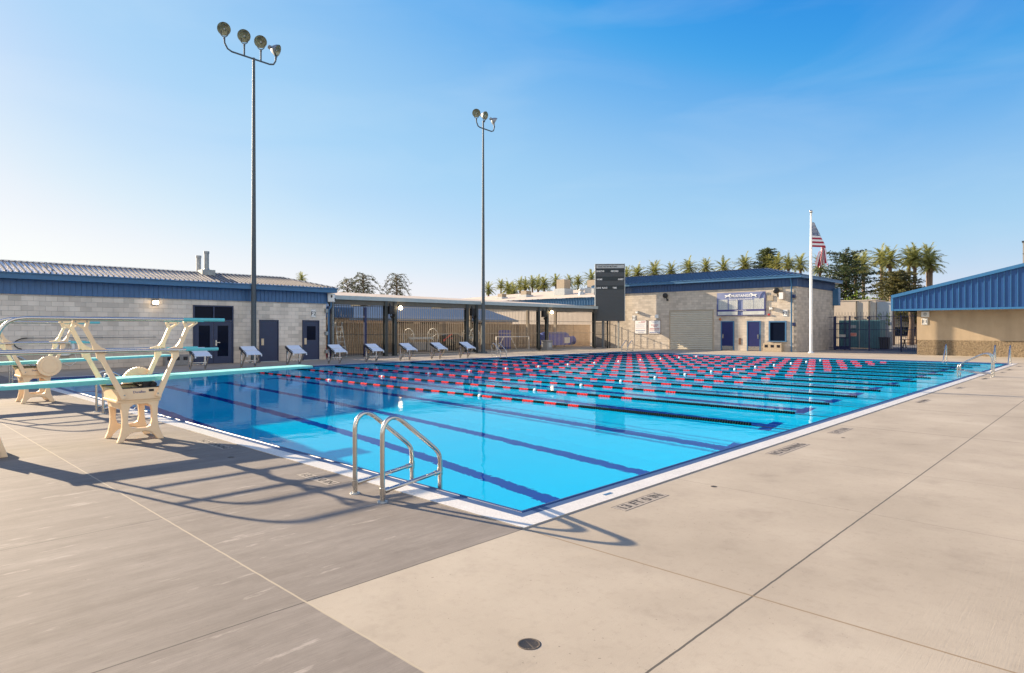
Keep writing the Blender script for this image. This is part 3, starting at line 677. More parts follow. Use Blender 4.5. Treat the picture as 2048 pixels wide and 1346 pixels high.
def roofz(y): return gzt + 0.02 + (y - GY_ + 0.3) / 12.3 * 1.88
def hv(label, u, v, y, w, h): p = on_y(u, v, y); hvac(label, (p[0], y, roofz(y) - 0.15), w, w, h)
hv('large tan air conditioner on the tan roof left of the scoreboard', 1127, 580, 65, 1.9, 2.2)
hv('tan air conditioner half hidden by the scoreboard edge', 1187, 575, 66, 1.7, 1.8)
hv('small tan air conditioner above the canopy near the slim light pole', 1004, 592, 63, 1.25, 0.85)
hv('low tan air conditioner between the palms and the big rooftop unit', 1052, 592, 64, 1.5, 1.0)
p = on_y(1163, 586, 63.5)
t = thing('roof_vent', 'squat pale roof vent between the two rooftop air conditioners', 'vent', (p[0], p[1], roofz(63.5) - 0.1))
mb = MB(); mb.lathe([(0.45, 0), (0.40, 0.35), (0.26, 0.45), (0.26, 0.62), (0.40, 0.66), (0.36, 0.85), (0.05, 0.95)], 16, 0, (p[0], p[1], roofz(63.5) - 0.1)); mb.build('vent_cowl', M['greylt'], t, True)

# lower blue roofed classrooms behind the pens
cr = thing('classroom_block', 'low tan classroom building with a blue sloping roof seen through the pen fences', 'building', (-43, 26, 0))
mb = MB(); mb.box(-58, -44, 16, 46, 0, 2.7); mb.build('wall', M['beigewall'], cr, True)
mb = MB(); mb.add([(-43.2, 15.5, 2.6), (-43.2, 46, 2.6), (-49, 46, 4.1), (-49, 19.5, 4.1), (-56, 15.5, 2.6)], [(0, 1, 2, 3), (0, 3, 4)])
mb.box(-43.25, -43.1, 15.5, 46, 2.42, 2.62); mb.build('roof', M['slateroof'], cr, True)
for y in (30.5, 33.5, 39.5): 
    mb = MB(); mb.box(-44.0, -43.96, y, y + 2.2, 1.5, 2.3); mb.build('window', M['glass'], cr, True)
sh = thing('storage_shed', 'tan shed with a blue metal band just behind the gate bay', 'shed', (-38, 15, 0))
mb = MB(); mb.box(-41, -37.0, 12, 21.5, 0, 2.55); mb.build('wall', M['tan'], sh, True)
mb = MB(); mb.box(-41.1, -36.8, 12, 21.7, 2.5, 3.25); ribs_band(mb, (-36.8, 12), (-36.8, 21.7), 2.5, 3.25, (1, 0), 0.2); mb.build('frieze', M['bluerib'], sh, True)

# ---- tan block building with garage door ---------------------------------------------
BY = 44.0; BXR = -13.5
bB = thing('block_building', 'tan block building with garage door, two blue doors and dark blue hip roof', 'building', (BXR, BY, 0))
mb = MB(); mb.box(-31.5, BXR - 0.2, BY, 52.4, 0, 5.0); mb.build('wall', M['cmuB'], bB, True)
mb = MB(); mb.box(BXR - 0.2, BXR, BY, 52.4, 0, 5.0); mb.build('side_wall', M['cmuBs'], bB, True)
mb = MB(); mb.box(-31.6, BXR + 0.05, BY - 0.05, 52.45, 4.80, 5.42)
ribs_band(mb, (-31.6, BY - 0.05), (BXR + 0.05, BY - 0.05), 4.8, 5.42, (0, -1), 0.27); ribs_band(mb, (BXR + 0.05, BY - 0.05), (BXR + 0.05, 52.45), 4.8, 5.42, (1, 0), 0.27)
mb.build('frieze', M['bluerib2'], bB, True)
ey0, ex1, ey1 = BY - 0.5, BXR + 0.5, 52.9
mb = MB(); mb.box(-31.6, ex1, ey0, ey1, 5.41, 5.60); mb.box(-31.6, ex1 + 0.04, ey0 - 0.04, ey1 + 0.04, 5.59, 5.63); mb.build('eave_fascia', M['bluefas'], bB, True)
mb = MB(); rzb = 6.65; hy = (ey0 + ey1) / 2; hx = ex1 - (hy - ey0) * 0.95
A = (-31.6, ey0, 5.63); B = (ex1, ey0, 5.63); C = (ex1, ey1, 5.63); D = (-31.6, ey1, 5.63); G = (-31.6, hy, rzb); H = (hx, hy, rzb)
mb.add([A, B, H, G], [(0, 1, 2, 3)]); mb.add([B, C, H], [(0, 1, 2)]); mb.add([C, D, G, H], [(0, 1, 2, 3)])
x = -31.4
while x < ex1 - 0.1:
    k = 1.0 if x < hx else (ex1 - x) / (ex1 - hx)
    mb.bar((x, ey0, 5.645), (x, ey0 + (hy - ey0) * k, 5.645 + (rzb - 5.63) * k), 0.04, 0.045); x += 0.406
mb.bar(H, B, 0.18, 0.06); mb.bar(G, H, 0.22, 0.06); mb.bar(H, C, 0.18, 0.06)
mb.build('roof', M['blueroof'], bB, True)
# garage roller door in a recess
mb = MB(); mb.box(-23.86, -23.76, BY - 0.05, BY, 0, 3.25); mb.box(-20.01, -19.91, BY - 0.05, BY, 0, 3.25); mb.box(-23.76, -20.01, BY - 0.05, BY, 3.15, 3.25); mb.build('garage_frame', M['tan'], bB, True)
mb = MB()
for i in range(21):
    z = i * 0.15
    mb.add([(-23.76, BY - 0.008, z), (-20.01, BY - 0.008, z), (-20.01, BY - 0.045, z + 0.06), (-23.76, BY - 0.045, z + 0.06), (-20.01, BY - 0.008, z + 0.148), (-23.76, BY - 0.008, z + 0.148)], [(0, 1, 2, 3), (3, 2, 4, 5)])
mb.build('roller_door', mat('beige_roller_door', (0.52, 0.47, 0.37), 0.5, 0.1, 0.06, 2), bB, True)
for a, b, hx_ in ((-19.25, -18.23, -19.10), (-17.15, -16.14, -16.30)):
    mb = MB(); mb.box(a - 0.03, a + 0.05, BY - 0.06, BY, 0, 2.30); mb.box(b - 0.05, b + 0.03, BY - 0.06, BY, 0, 2.30); mb.box(a + 0.05, b - 0.05, BY - 0.06, BY, 2.23, 2.30)
    fr = mb.build('door_frame', M['bluefas'], bB, True)
    mb = MB(); mb.box(a + 0.05, b - 0.05, BY - 0.04, BY, 0.02, 2.23); dr = mb.build('door', M['blueB'], bB, True)
    mb = MB(); mb.box(a + 0.07, b - 0.07, BY - 0.046, BY - 0.04, 0.05, 0.36); mb.build('kick_plate', M['steel'], dr, True)
    mb = MB(); mb.box(hx_ - 0.05, hx_ + 0.05, BY - 0.09, BY - 0.04, 0.95, 1.28); mb.build('handle', M['steel'], dr, True)
mb = MB(); mb.box(-15.50, -15.40, BY - 0.07, BY, 0.80, 2.28); mb.box(-14.30, -14.20, BY - 0.07, BY, 0.80, 2.28); mb.box(-15.40, -14.30, BY - 0.07, BY, 2.18, 2.28); mb.box(-15.55, -14.15, BY - 0.16, BY, 0.74, 0.80)
wf = mb.build('window', M['bluefas'], bB, True)
mb = MB(); mb.box(-15.40, -14.30, BY - 0.02, BY, 0.80, 2.18); mb.build('pane', M['glass'], wf, True)
mb = MB(); mb.tube([(-13.83, BY - 0.28, 5.45), (-13.83, BY - 0.28, 5.3), (-13.83, BY - 0.08, 4.95), (-13.83, BY - 0.08, 0)], 0.055, 8); mb.build('downspout', M['bluefas'], bB, True)
mb = MB(); mb.box(BXR, BXR + 0.45, 52.0, 52.5, 3.6, 5.0); mb.build('rain_head', M['bluefas'], bB, True)
mb = MB()
for z in (3.95, 1.9): mb.box(-13.72, -13.55, BY - 0.2, BY, z, z + 0.25)
mb.build('wall_box', M['navy'], bB, True)

signboard('building_sign', 'small white F2 sign on the tan wall between the office window and the downspout', 'F2', (-14.30, BY, 2.86), (1, 0, 0), 0.34, 0.50, 0.34)
signboard('building_sign', 'small white F2 sign on the tan wall beside the scoreboard', 'F2', (-27.33, BY, 2.64), (1, 0, 0), 0.34, 0.46, 0.32)
# notice boards
def notice(label, x0, x1, z0, z1, rows):
    t = thing('notice_board', label, 'notice board', (x0, BY, z0), group='notice boards on the tan wall')
    mb = MB(); mb.box(x0, x1, BY - 0.03, BY, z0, z1); mb.build('board_frame', M['wood'], t, True)
    mb = MB(); mb.box(x0 + 0.04, x1 - 0.04, BY - 0.036, BY - 0.03, z0 + 0.04, z1 - 0.04); mb.build('board', M['white'], t, True)
    rnd = random.Random(int(x0 * 10))
    for mi, mm in ((0, 'redt'), (1, 'bluet')):
        mb = MB()
        for z, a, b, h, c in rows:
            if c != mi: continue
            x = x0 + 0.08 + a * (x1 - x0 - 0.16); xe = x0 + 0.08 + b * (x1 - x0 - 0.16)
            while x < xe:
                w = rnd.uniform(0.04, 0.12); mb.box(x, min(x + w, xe), BY - 0.040, BY - 0.036, z0 + z * (z1 - z0), z0 + z * (z1 - z0) + h); x += w + 0.025
        mb.build('printed_lines', M[mm], t, True)
notice('white notice board with blue lines at the bottom, nearer the scoreboard', -27.26, -26.03, 1.24, 2.45,
       [(0.86, 0.55, 0.95, 0.05, 0), (0.80, 0.3, 0.9, 0.03, 0), (0.66, 0.1, 0.9, 0.018, 1), (0.58, 0.1, 0.8, 0.018, 1), (0.50, 0.1, 0.85, 0.018, 1), (0.40, 0.05, 0.9, 0.018, 0), (0.22, 0.05, 0.95, 0.05, 1), (0.11, 0.25, 0.8, 0.04, 1)])
notice('white notice board with red lines, nearer the garage door', -25.85, -24.66, 1.25, 2.44,
       [(0.86, 0.15, 0.85, 0.035, 1), (0.79, 0.3, 0.7, 0.03, 1), (0.62, 0.15, 0.85, 0.06, 0), (0.53, 0.35, 0.7, 0.05, 0), (0.38, 0.02, 0.98, 0.05, 0), (0.27, 0.02, 0.95, 0.05, 0), (0.09, 0.02, 0.98, 0.07, 1)])
# team banner
bn = thing('record_banner', 'wide blue and white record banner hung above the two blue doors', 'banner', (-17.67, BY, 2.7))
mb = MB(); bx0, bx1, bz0, bz1 = -19.61, -15.73, 2.72, 4.52
n = 24
for i in range(n):
    a, b = i / n, (i + 1) / n; fa = BY - 0.05 - 0.02 * math.sin(a * 9); fb = BY - 0.05 - 0.02 * math.sin(b * 9)
    xa, xb = bx0 + a * (bx1 - bx0), bx0 + b * (bx1 - bx0)
    mb.add([(xa, fa, bz0), (xb, fb, bz0), (xb, fb, bz1), (xa, fa, bz1)], [(0, 1, 2, 3)], 0, True)
mb.build('banner_cloth', mat('slate_blue_banner', (0.17, 0.21, 0.38), 0.6, 0, 0.15, 1.2), bn, True)
yb = BY - 0.085
mb = MB()
for x0, x1, z0, z1 in ((0.04, 0.23, 0.27, 0.70), (0.26, 0.44, 0.27, 0.66), (0.55, 0.76, 0.27, 0.66), (0.77, 0.97, 0.27, 0.72), (0.02, 0.44, 0.03, 0.18), (0.55, 0.98, 0.03, 0.18)):
    mb.box(bx0 + x0 * 3.88, bx0 + x1 * 3.88, yb, yb + 0.012, bz0 + z0 * 1.8, bz0 + z1 * 1.8)
pn = mb.build('record_panels', mat('panel_white', (0.50, 0.52, 0.50), 0.6, 0, 0.15, 2), bn, True)
mb = MB(); rnd = random.Random(3)
for x0, x1, z0, z1 in ((0.04, 0.23, 0.27, 0.70), (0.26, 0.44, 0.27, 0.66), (0.55, 0.76, 0.27, 0.66), (0.77, 0.97, 0.27, 0.72)):
    z = z0 + 0.03
    while z < z1 - 0.02:
        x = x0 + 0.01
        while x < x1 - 0.02:
            w = rnd.uniform(0.01, 0.03); mb.box(bx0 + x * 3.88, bx0 + min(x1 - 0.01, x + w) * 3.88, yb - 0.004, yb, bz0 + z * 1.8, bz0 + z * 1.8 + 0.022); x += w + rnd.uniform(0.012, 0.03)
        z += 0.036
mb.build('printed_lines', mat('panel_print', (0.22, 0.24, 0.32), 0.6, 0, 0), bn, True)
mb = MB(); mb.box(bx0, bx1, yb, yb + 0.010, bz0 + 0.19 * 1.8, bz0 + 0.255 * 1.8); mb.box(bx0, bx0 + 0.05, yb, yb + 0.01, bz0, bz0 + 0.9); mb.box(bx1 - 0.05, bx1, yb, yb + 0.01, bz0, bz1); mb.box(bx0 + 0.05, bx1 - 0.05, yb, yb + 0.009, bz0, bz0 + 0.035)
mb.tube([(bx0 + 3.42, yb, bz0 + 1.25), (bx0 + 3.52, yb, bz0 + 1.55), (bx0 + 3.72, yb, bz0 + 1.78)], 0.02, 6)
mb.build('banner_border', mat('indigo_border', (0.045, 0.045, 0.19), 0.6, 0, 0), bn, True)
mb = MB(); mb.text('MUSTANGS', 0.27, (bx0 + 1.94, yb - 0.002, bz0 + 1.52), (1, 0, 0), (0, 0, 1), squeeze=1.12, bold=0.006); mb.text('Swimming & Diving Records', 0.17, (bx0 + 1.94, yb - 0.002, bz0 + 1.28), (1, 0, 0), (0, 0, 1), squeeze=0.95)
mb.text('Water Polo Records', 0.11, (bx0 + 1.94, yb - 0.004, bz0 + 0.40), (1, 0, 0), (0, 0, 1))
# running horse emblem either side of the title: body, neck, legs, tail
for sgn, cx in ((1, 0.90), (-1, 2.98)):
    pts = [(-0.28, 0.06), (-0.16, 0.10), (0.0, 0.07), (0.10, 0.13), (0.20, 0.20), (0.30, 0.13), (0.22, 0.10), (0.16, 0.02), (0.24, -0.10), (0.19, -0.11), (0.10, -0.02), (-0.06, -0.03), (-0.18, -0.12), (-0.23, -0.10), (-0.14, 0.0), (-0.20, 0.03)]
    mb.prism([(sgn * a, b) for a, b in pts], lambda a, b, c: (bx0 + cx + a, yb - 0.002 - c, bz0 + 1.52 + b), 0.004)
mb.build('lettering', M['wht'], bn, True)

def horn(label, x, y, z, r):
    t = thing('loudspeaker', label, 'loudspeaker', (x, y, z), group='loudspeakers on the tan block building')
    mb = MB(); mb.lathe([(0.0, 0.02), (r * 0.5, 0.03), (r, 0.0), (r, -0.10), (r * 0.8, -0.2), (r * 0.45, -0.28), (0.02, -0.30)], 20, 0, (x, y - 0.32, z), (0.15, -1, -0.05)); mb.build('speaker_cone', M['black'], t, True)
    mb = MB(); mb.bar((x, y - 0.2, z - r * 0.7), (x + 0.05, y, z - r - 0.12), 0.05, 0.05); mb.box(x + 0.02, x + 0.14, y - 0.14, y, z - r - 0.22, z - r - 0.06); mb.build('speaker_bracket', M['blackpaint'], t, True)
horn('round black loudspeaker high on the tan wall above the garage door', -24.09, BY, 4.48, 0.21)
horn('round black loudspeaker beside the banner, under the eave', -14.86, BY, 4.52, 0.22)
t = thing('wall_vent', 'slatted pale vent set in the tan wall behind the loudspeaker', 'vent', (-14.75, BY, 4.5))
mb = MB(); mb.box(-15.08, -14.48, BY - 0.04, BY, 4.40, 4.78)
for i in range(5): mb.box(-15.05, -14.51, BY - 0.055, BY - 0.04, 4.43 + i * 0.07, 4.47 + i * 0.07)
mb.build('vent_grille', M['tan'], t, True)
t = thing('utility_box', 'beige meter box on the tan wall below the loudspeaker', 'utility box', (-14.4, BY, 4.1))
mb = MB(); mb.box(-14.62, -14.30, BY - 0.40, BY, 3.86, 4.38); mb.build('box_body', M['beigewall'], t, True, bevel=0.01)
mb = MB(); mb.box(-14.60, -14.32, BY - 0.41, BY - 0.40, 3.88, 4.36); mb.build('box_lid', M['white'], t, True)
t = thing('utility_box', 'square beige hatch on the tan wall just right of the banner', 'utility box', (-15.4, BY, 4.0))
mb = MB(); mb.box(-15.62, -15.18, BY - 0.06, BY, 3.80, 4.20); mb.build('box_body', M['tan'], t, True, bevel=0.01)
t = thing('utility_box', 'small white box on the tan wall above the notice boards', 'utility box', (-25.04, BY, 2.75))
mb = MB(); mb.box(-25.22, -24.88, BY - 0.07, BY, 2.60, 2.90); mb.build('box_body', M['white'], t, True, bevel=0.01)
t = thing('intercom', 'narrow brown panel on the tan wall between the two blue doors', 'panel', (-17.74, BY, 0.7))
mb = MB(); mb.box(-17.84, -17.66, BY - 0.03, BY, 0.48, 0.98); mb.build('panel_plate', M['wood'], t, True)
t = thing('fire_alarm', 'small red alarm on the tan wall under the lamp beside the banner', 'alarm', (-15.5, BY, 2.75))
mb = MB(); mb.box(-15.56, -15.42, BY - 0.10, BY, 2.70, 2.82); mb.build('alarm_body', M['red'], t, True, bevel=0.01)
t = thing('fire_alarm', 'small orange alarm above the left of the two blue doors', 'alarm', (-19.4, BY, 2.5))
mb = MB(); mb.box(-19.42, -19.28, BY - 0.10, BY, 2.36, 2.54); mb.build('alarm_body', mat('orange_plastic', (0.5, 0.17, 0.05), 0.5), t, True, bevel=0.01)
def fountain(label, org, along, out, w, h, d, m, group=None):
    t = thing('drinking_fountain', label, 'drinking fountain', org, group='drinking fountains by the building walls'); o = Vector(org); a = Vector(along); u = Vector(out); z = Vector((0, 0, 1))
    mb = MB(); c = o + u * d / 2 + z * h / 2; mb.bar(c - a * w / 2, c + a * w / 2, d, h); mb.build('fountain_body', m, t, True, bevel=0.02)
    for k in (-0.33, 0.0, 0.33):
        mb = MB(); q = o + a * (k * w) + u * (d + 0.001) + z * h * 0.66; mb.bar(q - a * w * 0.09, q + a * w * 0.09, 0.006, h * 0.32)
        mb.build('basin_recess', M['screen'], t, True)
    mb = MB(); q = o + a * (w * 0.33) + u * d + z * h * 0.66; mb.lathe([(0.012, 0), (0.012, 0.05), (0.03, 0.055), (0.02, 0.07)], 8, 0, q, u); mb.build('push_button', M['steel'], t, True)
fountain('grey stone drinking fountain against the grey block wall left of the double door', (LX, 6.72, 0), (0, 1, 0), (1, 0, 0), 1.05, 0.50, 0.35, M['stone'])
fountain('tan stone drinking fountain under the office window of the tan building', (-15.1, BY, 0), (1, 0, 0), (0, -1, 0), 1.35, 0.62, 0.40, M['stonetan'])

# ---- right building with gable --------------------------------------------------------
EY = 44.6
bE = thing('gable_building', 'tan building with split face base and big bright blue ribbed gable at the right edge', 'building', (-6.06, EY, 0))
mb = MB(); mb.box(-6.06, 12, EY, 60, 0, 2.95); mb.build('wall', M['cmuE'], bE, True)
FY = 43.45
def gz(x): return 3.86 + (x + 7.2) * 0.241
mb = MB(); mb.prism([(-7.2, 2.90), (9.0, 2.90), (9.0, gz(9) - 0.05), (-7.2, gz(-7.2) - 0.05)], lambda a, b, c: (a, FY + c, b), 0.1)
ribs_band(mb, (-7.12, FY), (9.0, FY), 3.0, 0, (0, -1), 0.318, 0.035, 0.03, 1, ztop=lambda s: gz(-7.12 + s) - 0.12)
mb.build('gable_cladding', [M['bluegab'], M['bluegab_t']], bE, True)
mb = MB(); mb.bar((-7.25, FY - 0.05, gz(-7.25) - 0.06), (9.0, FY - 0.05, gz(9) - 0.06), 0.16, 0.19); mb.box(-7.2, 9, FY - 0.07, FY - 0.003, 2.865, 2.985); mb.box(-7.28, -7.15, FY - 0.08, FY - 0.004, 2.87, 3.72)
mb.build('gable_trim', M['bluegab_t'], bE, True)
mb = MB(); mb.add([(-7.3, FY - 0.1, gz(-7.3) + 0.035), (9, FY - 0.1, gz(9) + 0.035), (9, 60, gz(9) + 0.035), (-7.3, 60, gz(-7.3) + 0.035)], [(0, 1, 2, 3)]); mb.build('roof', M['bluegab'], bE, True)
mb = MB(); mb.box(-7.2, 9, FY + 0.101, 60, 2.951, 3.0); mb.box(-7.22, -7.14, FY + 0.101, 60, 2.9, 3.7); mb.build('soffit', M['soffit'], bE, True)
signboard('building_sign', 'small white E1 sign on the tan wall under the bright blue gable', 'E1', (-5.62, EY, 2.18), (1, 0, 0), 0.32, 0.44, 0.30)
t = thing('wall_speaker', 'square white wall speaker above the E1 sign', 'speaker', (-5.58, EY, 2.62))
mb = MB(); mb.box(-5.80, -5.36, EY - 0.12, EY, 2.46, 2.82); mb.build('speaker_box', M['white'], t, True, bevel=0.01)
mb = MB(); mb.lathe([(0.0, 0.02), (0.06, 0.015), (0.11, 0.0)], 16, 0, (-5.58, EY - 0.121, 2.64), (0, -1, 0)); mb.build('speaker_grille', M['greylt'], t, True)
tw = thing('rooftop_tower', 'tan boxy tower rising behind the blue gable at the right edge', 'tower', (2, 55, 0))
mb = MB(); mb.box(-1.55, 6, 55, 60, 3.05, 8.0); mb.build('wall', M['tan'], tw, True)
mb = MB(); mb.box(-1.60, 6, 54.95, 60.05, 7.95, 8.06); mb.box(-1.56, 6, 54.98, 55.0, 7.1, 7.14); mb.build('coping', M['bronze'], tw, True)

# ---- scoreboard -------------------------------------------------------------------------
sb0, sb1 = Vector((-29.69, 41.55, 0)), Vector((-27.76, 43.15, 0)); sx = (sb1 - sb0).normalized(); SW = (sb1 - sb0).length; sn = Vector((sx.y, -sx.x, 0)); zz = Vector((0, 0, 1))
sb = thing('scoreboard', 'tall dark grey scoreboard standing on poles at the far corner of the pool', 'scoreboard', tuple((sb0 + sb1) / 2))
def sbp(a, z, o=0.0): return sb0 + sx * a * SW + zz * z + sn * o
def sbbox(mb, a0, a1, z0, z1, o0, o1, mi=0):
    c = (sbp(a0, (z0 + z1) / 2, (o0 + o1) / 2), sbp(a1, (z0 + z1) / 2, (o0 + o1) / 2)); mb.bar(c[0], c[1], abs(o1 - o0), z1 - z0, mi)
SZ0, SZ1 = 2.372, 7.33
mb = MB(); sbbox(mb, 0, 1, SZ0, SZ1, -0.30, 0.0); mb.build('cabinet', M['sbgrey'], sb, True)
mb = MB()
def rowz(px): return SZ1 - (px - 526) / (642.0 - 526) * (SZ1 - SZ0)
for i in range(8):
    za, zb = rowz(578 + i * 8 + 7.4), rowz(578 + i * 8); sbbox(mb, 0.03, 0.985, za, zb, 0.0, 0.015 + 0.006 * (i % 2))
for a, b in ((543, 551), (560, 569)): sbbox(mb, 0.03, 0.985, rowz(b), rowz(a), 0.0, 0.012)
mb.build('score_panels', M['sbgrey'], sb, True)
mb = MB()
for a, b in ((535, 542.5), (551.5, 559.5), (569.5, 577.5)): sbbox(mb, 0.025, 0.99, rowz(b), rowz(a), 0.0, 0.02)
mb.build('caption_strips', M['sbblack'], sb, True)
mb = MB(); sbbox(mb, 0.03, 0.985, rowz(534), rowz(527.5), 0.0, 0.02); hd = mb.build('header_panel', M['greylt'], sb, True)
mb = MB(); mb.text('TULARE WESTERN MUSTANGS', 0.20, sbp(0.41, rowz(530.8), 0.021), sx, zz, squeeze=0.62, bold=0.004); mb.build('lettering', M['blk'], hd, True)
mb = MB()
for s, a, px in (('LENGTHS', 0.16, 540.3), ('RECORD', 0.66, 540.3), ('HOME', 0.14, 557), ('GUEST', 0.87, 557), ('LANE  PLACE', 0.22, 574.3), ('TIME', 0.66, 574.3)):
    mb.text(s, 0.19, sbp(a, rowz(px), 0.021), sx, zz, squeeze=0.85, bold=0.006)
mb.build('lettering', M['wht'], sb, True)
mb = MB(); sbbox(mb, -0.02, 0.0, SZ0, SZ1, -0.3, 0.03); sbbox(mb, 1.0, 1.02, SZ0, SZ1, -0.3, 0.03); sbbox(mb, -0.02, 1.02, SZ1, SZ1 + 0.04, -0.31, 0.04); mb.build('cabinet_trim', M['greylt'], sb, True)
for a, m, w in ((0.27, 'dullsteel', 0.16), (0.42, 'black', 0.10), (0.50, 'black', 0.06), (0.80, 'dullsteel', 0.12)):
    p = sbp(a, 0, -0.15); mb = MB(); mb.box(p.x - w / 2, p.x + w / 2, p.y - w / 2, p.y + w / 2, 0, SZ0); mb.build('pole', M[m], sb, True)

# ---------------------------------------------------------------- light poles
def floodlight(mb_lens, mb_shell, mb_yoke, base, aim, r):
    """bowl lamp above base, opening towards aim"""
    aim = Vector(aim).normalized(); b = Vector(base); c = b + Vector((0, 0, r * 1.25))
    mb_shell.lathe([(r * 1.03, 0.0), (r, -0.02), (r * 0.93, -r * 0.35), (r * 0.66, -r * 0.85), (r * 0.40, -r * 1.1)], 22, 0, c + aim * r * 0.35, aim)
    mb_shell.cyl(c - aim * r * 0.70, c - aim * r * 1.35, r * 0.36, r * 0.34, 12)
    mb_lens.lathe([(r * 1.0, -0.015), (r * 0.9, -r * 0.32), (r * 0.6, -r * 0.72), (0.03, -r * 0.86)], 22, 0, c + aim * r * 0.35, aim)
    mb_lens.cyl(c - aim * r * 0.5, c + aim * r * 0.08, r * 0.14, r * 0.12, 8, 1)
    side = Vector((0, 0, 1)).cross(aim).normalized()
    mb_yoke.tube([c + side * r * 0.55 - aim * r * 0.75, b + side * r * 0.5 + Vector((0, 0, r * 0.25)), b + side * r * 0.2, b - side * r * 0.2, b - side * r * 0.5 + Vector((0, 0, r * 0.25)), c - side * r * 0.55 - aim * r * 0.75], 0.022, 6)
    mb_yoke.cyl(b - Vector((0, 0, 0.12)), b, 0.05, 0.05, 8)
def flood_pole(label, x, y, ztop, rb, rt, lamps, arm):
    t = thing('flood_light_pole', label, 'light pole', (x, y, 0), group='tall flood light poles by the pool')
    mb = MB(); mb.tube([(x, y, 0), (x, y, ztop * 0.5), (x, y, ztop)], [rb, (rb + rt) / 2, rt], 16); mb.build('pole', M['polesteel'], t, True)
    mb = MB(); mb.cyl((x, y, 0), (x, y, 0.05), rb * 2.2, rb * 2.2, 16); mb.cyl((x, y, 0.05), (x, y, 0.14), rb * 1.35, rb * 1.15, 16)
    for k in range(4): mb.cyl((x + rb * 1.7 * math.cos(k * 1.57 + .8), y + rb * 1.7 * math.sin(k * 1.57 + .8), 0.05), (x + rb * 1.7 * math.cos(k * 1.57 + .8), y + rb * 1.7 * math.sin(k * 1.57 + .8), 0.12), 0.02, n=6)
    mb.build('base_plate', M['polesteel'], t, True)
    mb = MB()
    for pts in arm: mb.tube(pts, 0.042, 8)
    mb.build('cross_arm', M['polesteel'], t, True)
    for b, aim, r in lamps:
        a, s, k = MB(), MB(), MB(); floodlight(a, s, k, b, aim, r)
        f = s.build('flood_lamp', M['dullsteel'], t, True); a.build('reflector', [M['reflector'], M['greylt']], f, True); k.build('yoke', M['polesteel'], f, True)
# near pole: the arm is level; its left end is nearer to the camera
PX, PY = -27.75, 10.22
d0 = -(PX - CX) * s_ + (PY - CY) * c_
za = EYE + (HV - 118) / FPX * d0
def lev(u, v, z): d = (z - EYE) * FPX / (HV - v); return Vector(at(u, v, d))
L0, L1 = lev(468, 100, za), lev(545, 126, za)
ad = (L1 - L0); ad.z = 0; ad.normalize(); mid = Vector((PX, PY, za))
# arm along ad through the pole top
def arm_at(k): return mid + ad * k
ka, kb = -((L0 - mid).length), (L1 - mid).length
up = lambda p, h: p + Vector((0, 0, h))
arm1 = [[up(arm_at(ka - 0.32), 0.55), up(arm_at(ka - 0.30), 0.30), up(arm_at(ka - 0.16), 0.08), arm_at(ka + 0.05), arm_at(kb - 0.05), up(arm_at(kb + 0.16), 0.06), up(arm_at(kb + 0.27), 0.25), up(arm_at(kb + 0.29), 0.42)],
        [arm_at(ka * 0.42), up(arm_at(ka * 0.42), 0.55)], [arm_at(kb * 0.42), up(arm_at(kb * 0.42), 0.55)]]
lamps1 = [(up(arm_at(ka - 0.32), 0.60), (0.72, -0.45, -0.33), 0.30), (up(arm_at(ka * 0.42), 0.60), (0.8, -0.5, -0.30), 0.30), (up(arm_at(kb * 0.42), 0.60), (0.8, -0.55, -0.25), 0.30), (up(arm_at(kb + 0.29), 0.47), (0.75, 0.65, -0.45), 0.30)]
flood_pole('tall grey flood light pole with four lamps in front of the grey block building', PX, PY, za + 0.05, 0.135, 0.065, lamps1, arm1)
PX2, PY2 = -28.85, 27.15
d0 = -(PX2 - CX) * s_ + (PY2 - CY) * c_; za2 = EYE + (HV - 257) / FPX * d0
mid = Vector((PX2, PY2, za2)); ka, kb = -0.55, 0.92
arm2 = [[up(arm_at(ka - 0.15), 0.50), up(arm_at(ka - 0.13), 0.30), up(arm_at(ka + 0.02), 0.06), arm_at(ka + 0.2), arm_at(kb - 0.05), up(arm_at(kb + 0.14), 0.08), up(arm_at(kb + 0.22), 0.25), up(arm_at(kb + 0.24), 0.42)]]
lamps2 = [(up(arm_at(ka - 0.15), 0.55), (0.72, -0.65, -0.25), 0.28), (up(arm_at(0.12), 0.60), (0.85, 0.1, -0.25), 0.28), (up(arm_at(kb + 0.24), 0.46), (0.55, 0.8, -0.55), 0.28)]
flood_pole('tall slim flood light pole with three lamps in front of the canopy', PX2, PY2, za2 + 0.55, 0.14, 0.055, lamps2, arm2)

# ---------------------------------------------------------------- flag
GX, GY = -12.15, 43.0
fp = thing('flagpole', 'tall white flagpole standing at the far pool deck', 'flagpole', (GX, GY, 0))
mb = MB(); mb.tube([(GX, GY, 0), (GX, GY, 5), (GX, GY, 9.72)], [0.105, 0.095, 0.055], 14); mb.build('pole', M['white'], fp, True)
mb = MB(); mb.lathe([(0.20, 0), (0.20, 0.03), (0.13, 0.10), (0.10, 0.11)], 16, 0, (GX, GY, 0)); mb.build('base_collar', M['white'], fp, True)
mb = MB(); mb.lathe([(0.02, -0.13), (0.08, -0.10), (0.115, 0), (0.08, 0.09), (0.01, 0.115)], 14, 0, (GX, GY, 9.93)); mb.cyl((GX, GY, 9.7), (GX, GY, 9.82), 0.06); mb.build('finial_ball', M['steel'], fp, True)
mb = MB(); mb.tube([(GX + 0.07, GY - 0.09, 1.3), (GX + 0.06, GY - 0.08, 9.6)], 0.008, 5); mb.build('halyard', M['white'], fp, True)
fl = thing('flag', 'red white and blue striped flag hanging limp from the flagpole', 'flag', (GX, GY, 9.2))
rd = Vector((c_, s_, 0)); fw = Vector((-s_, c_, 0))
NS, NTT = 60, 26
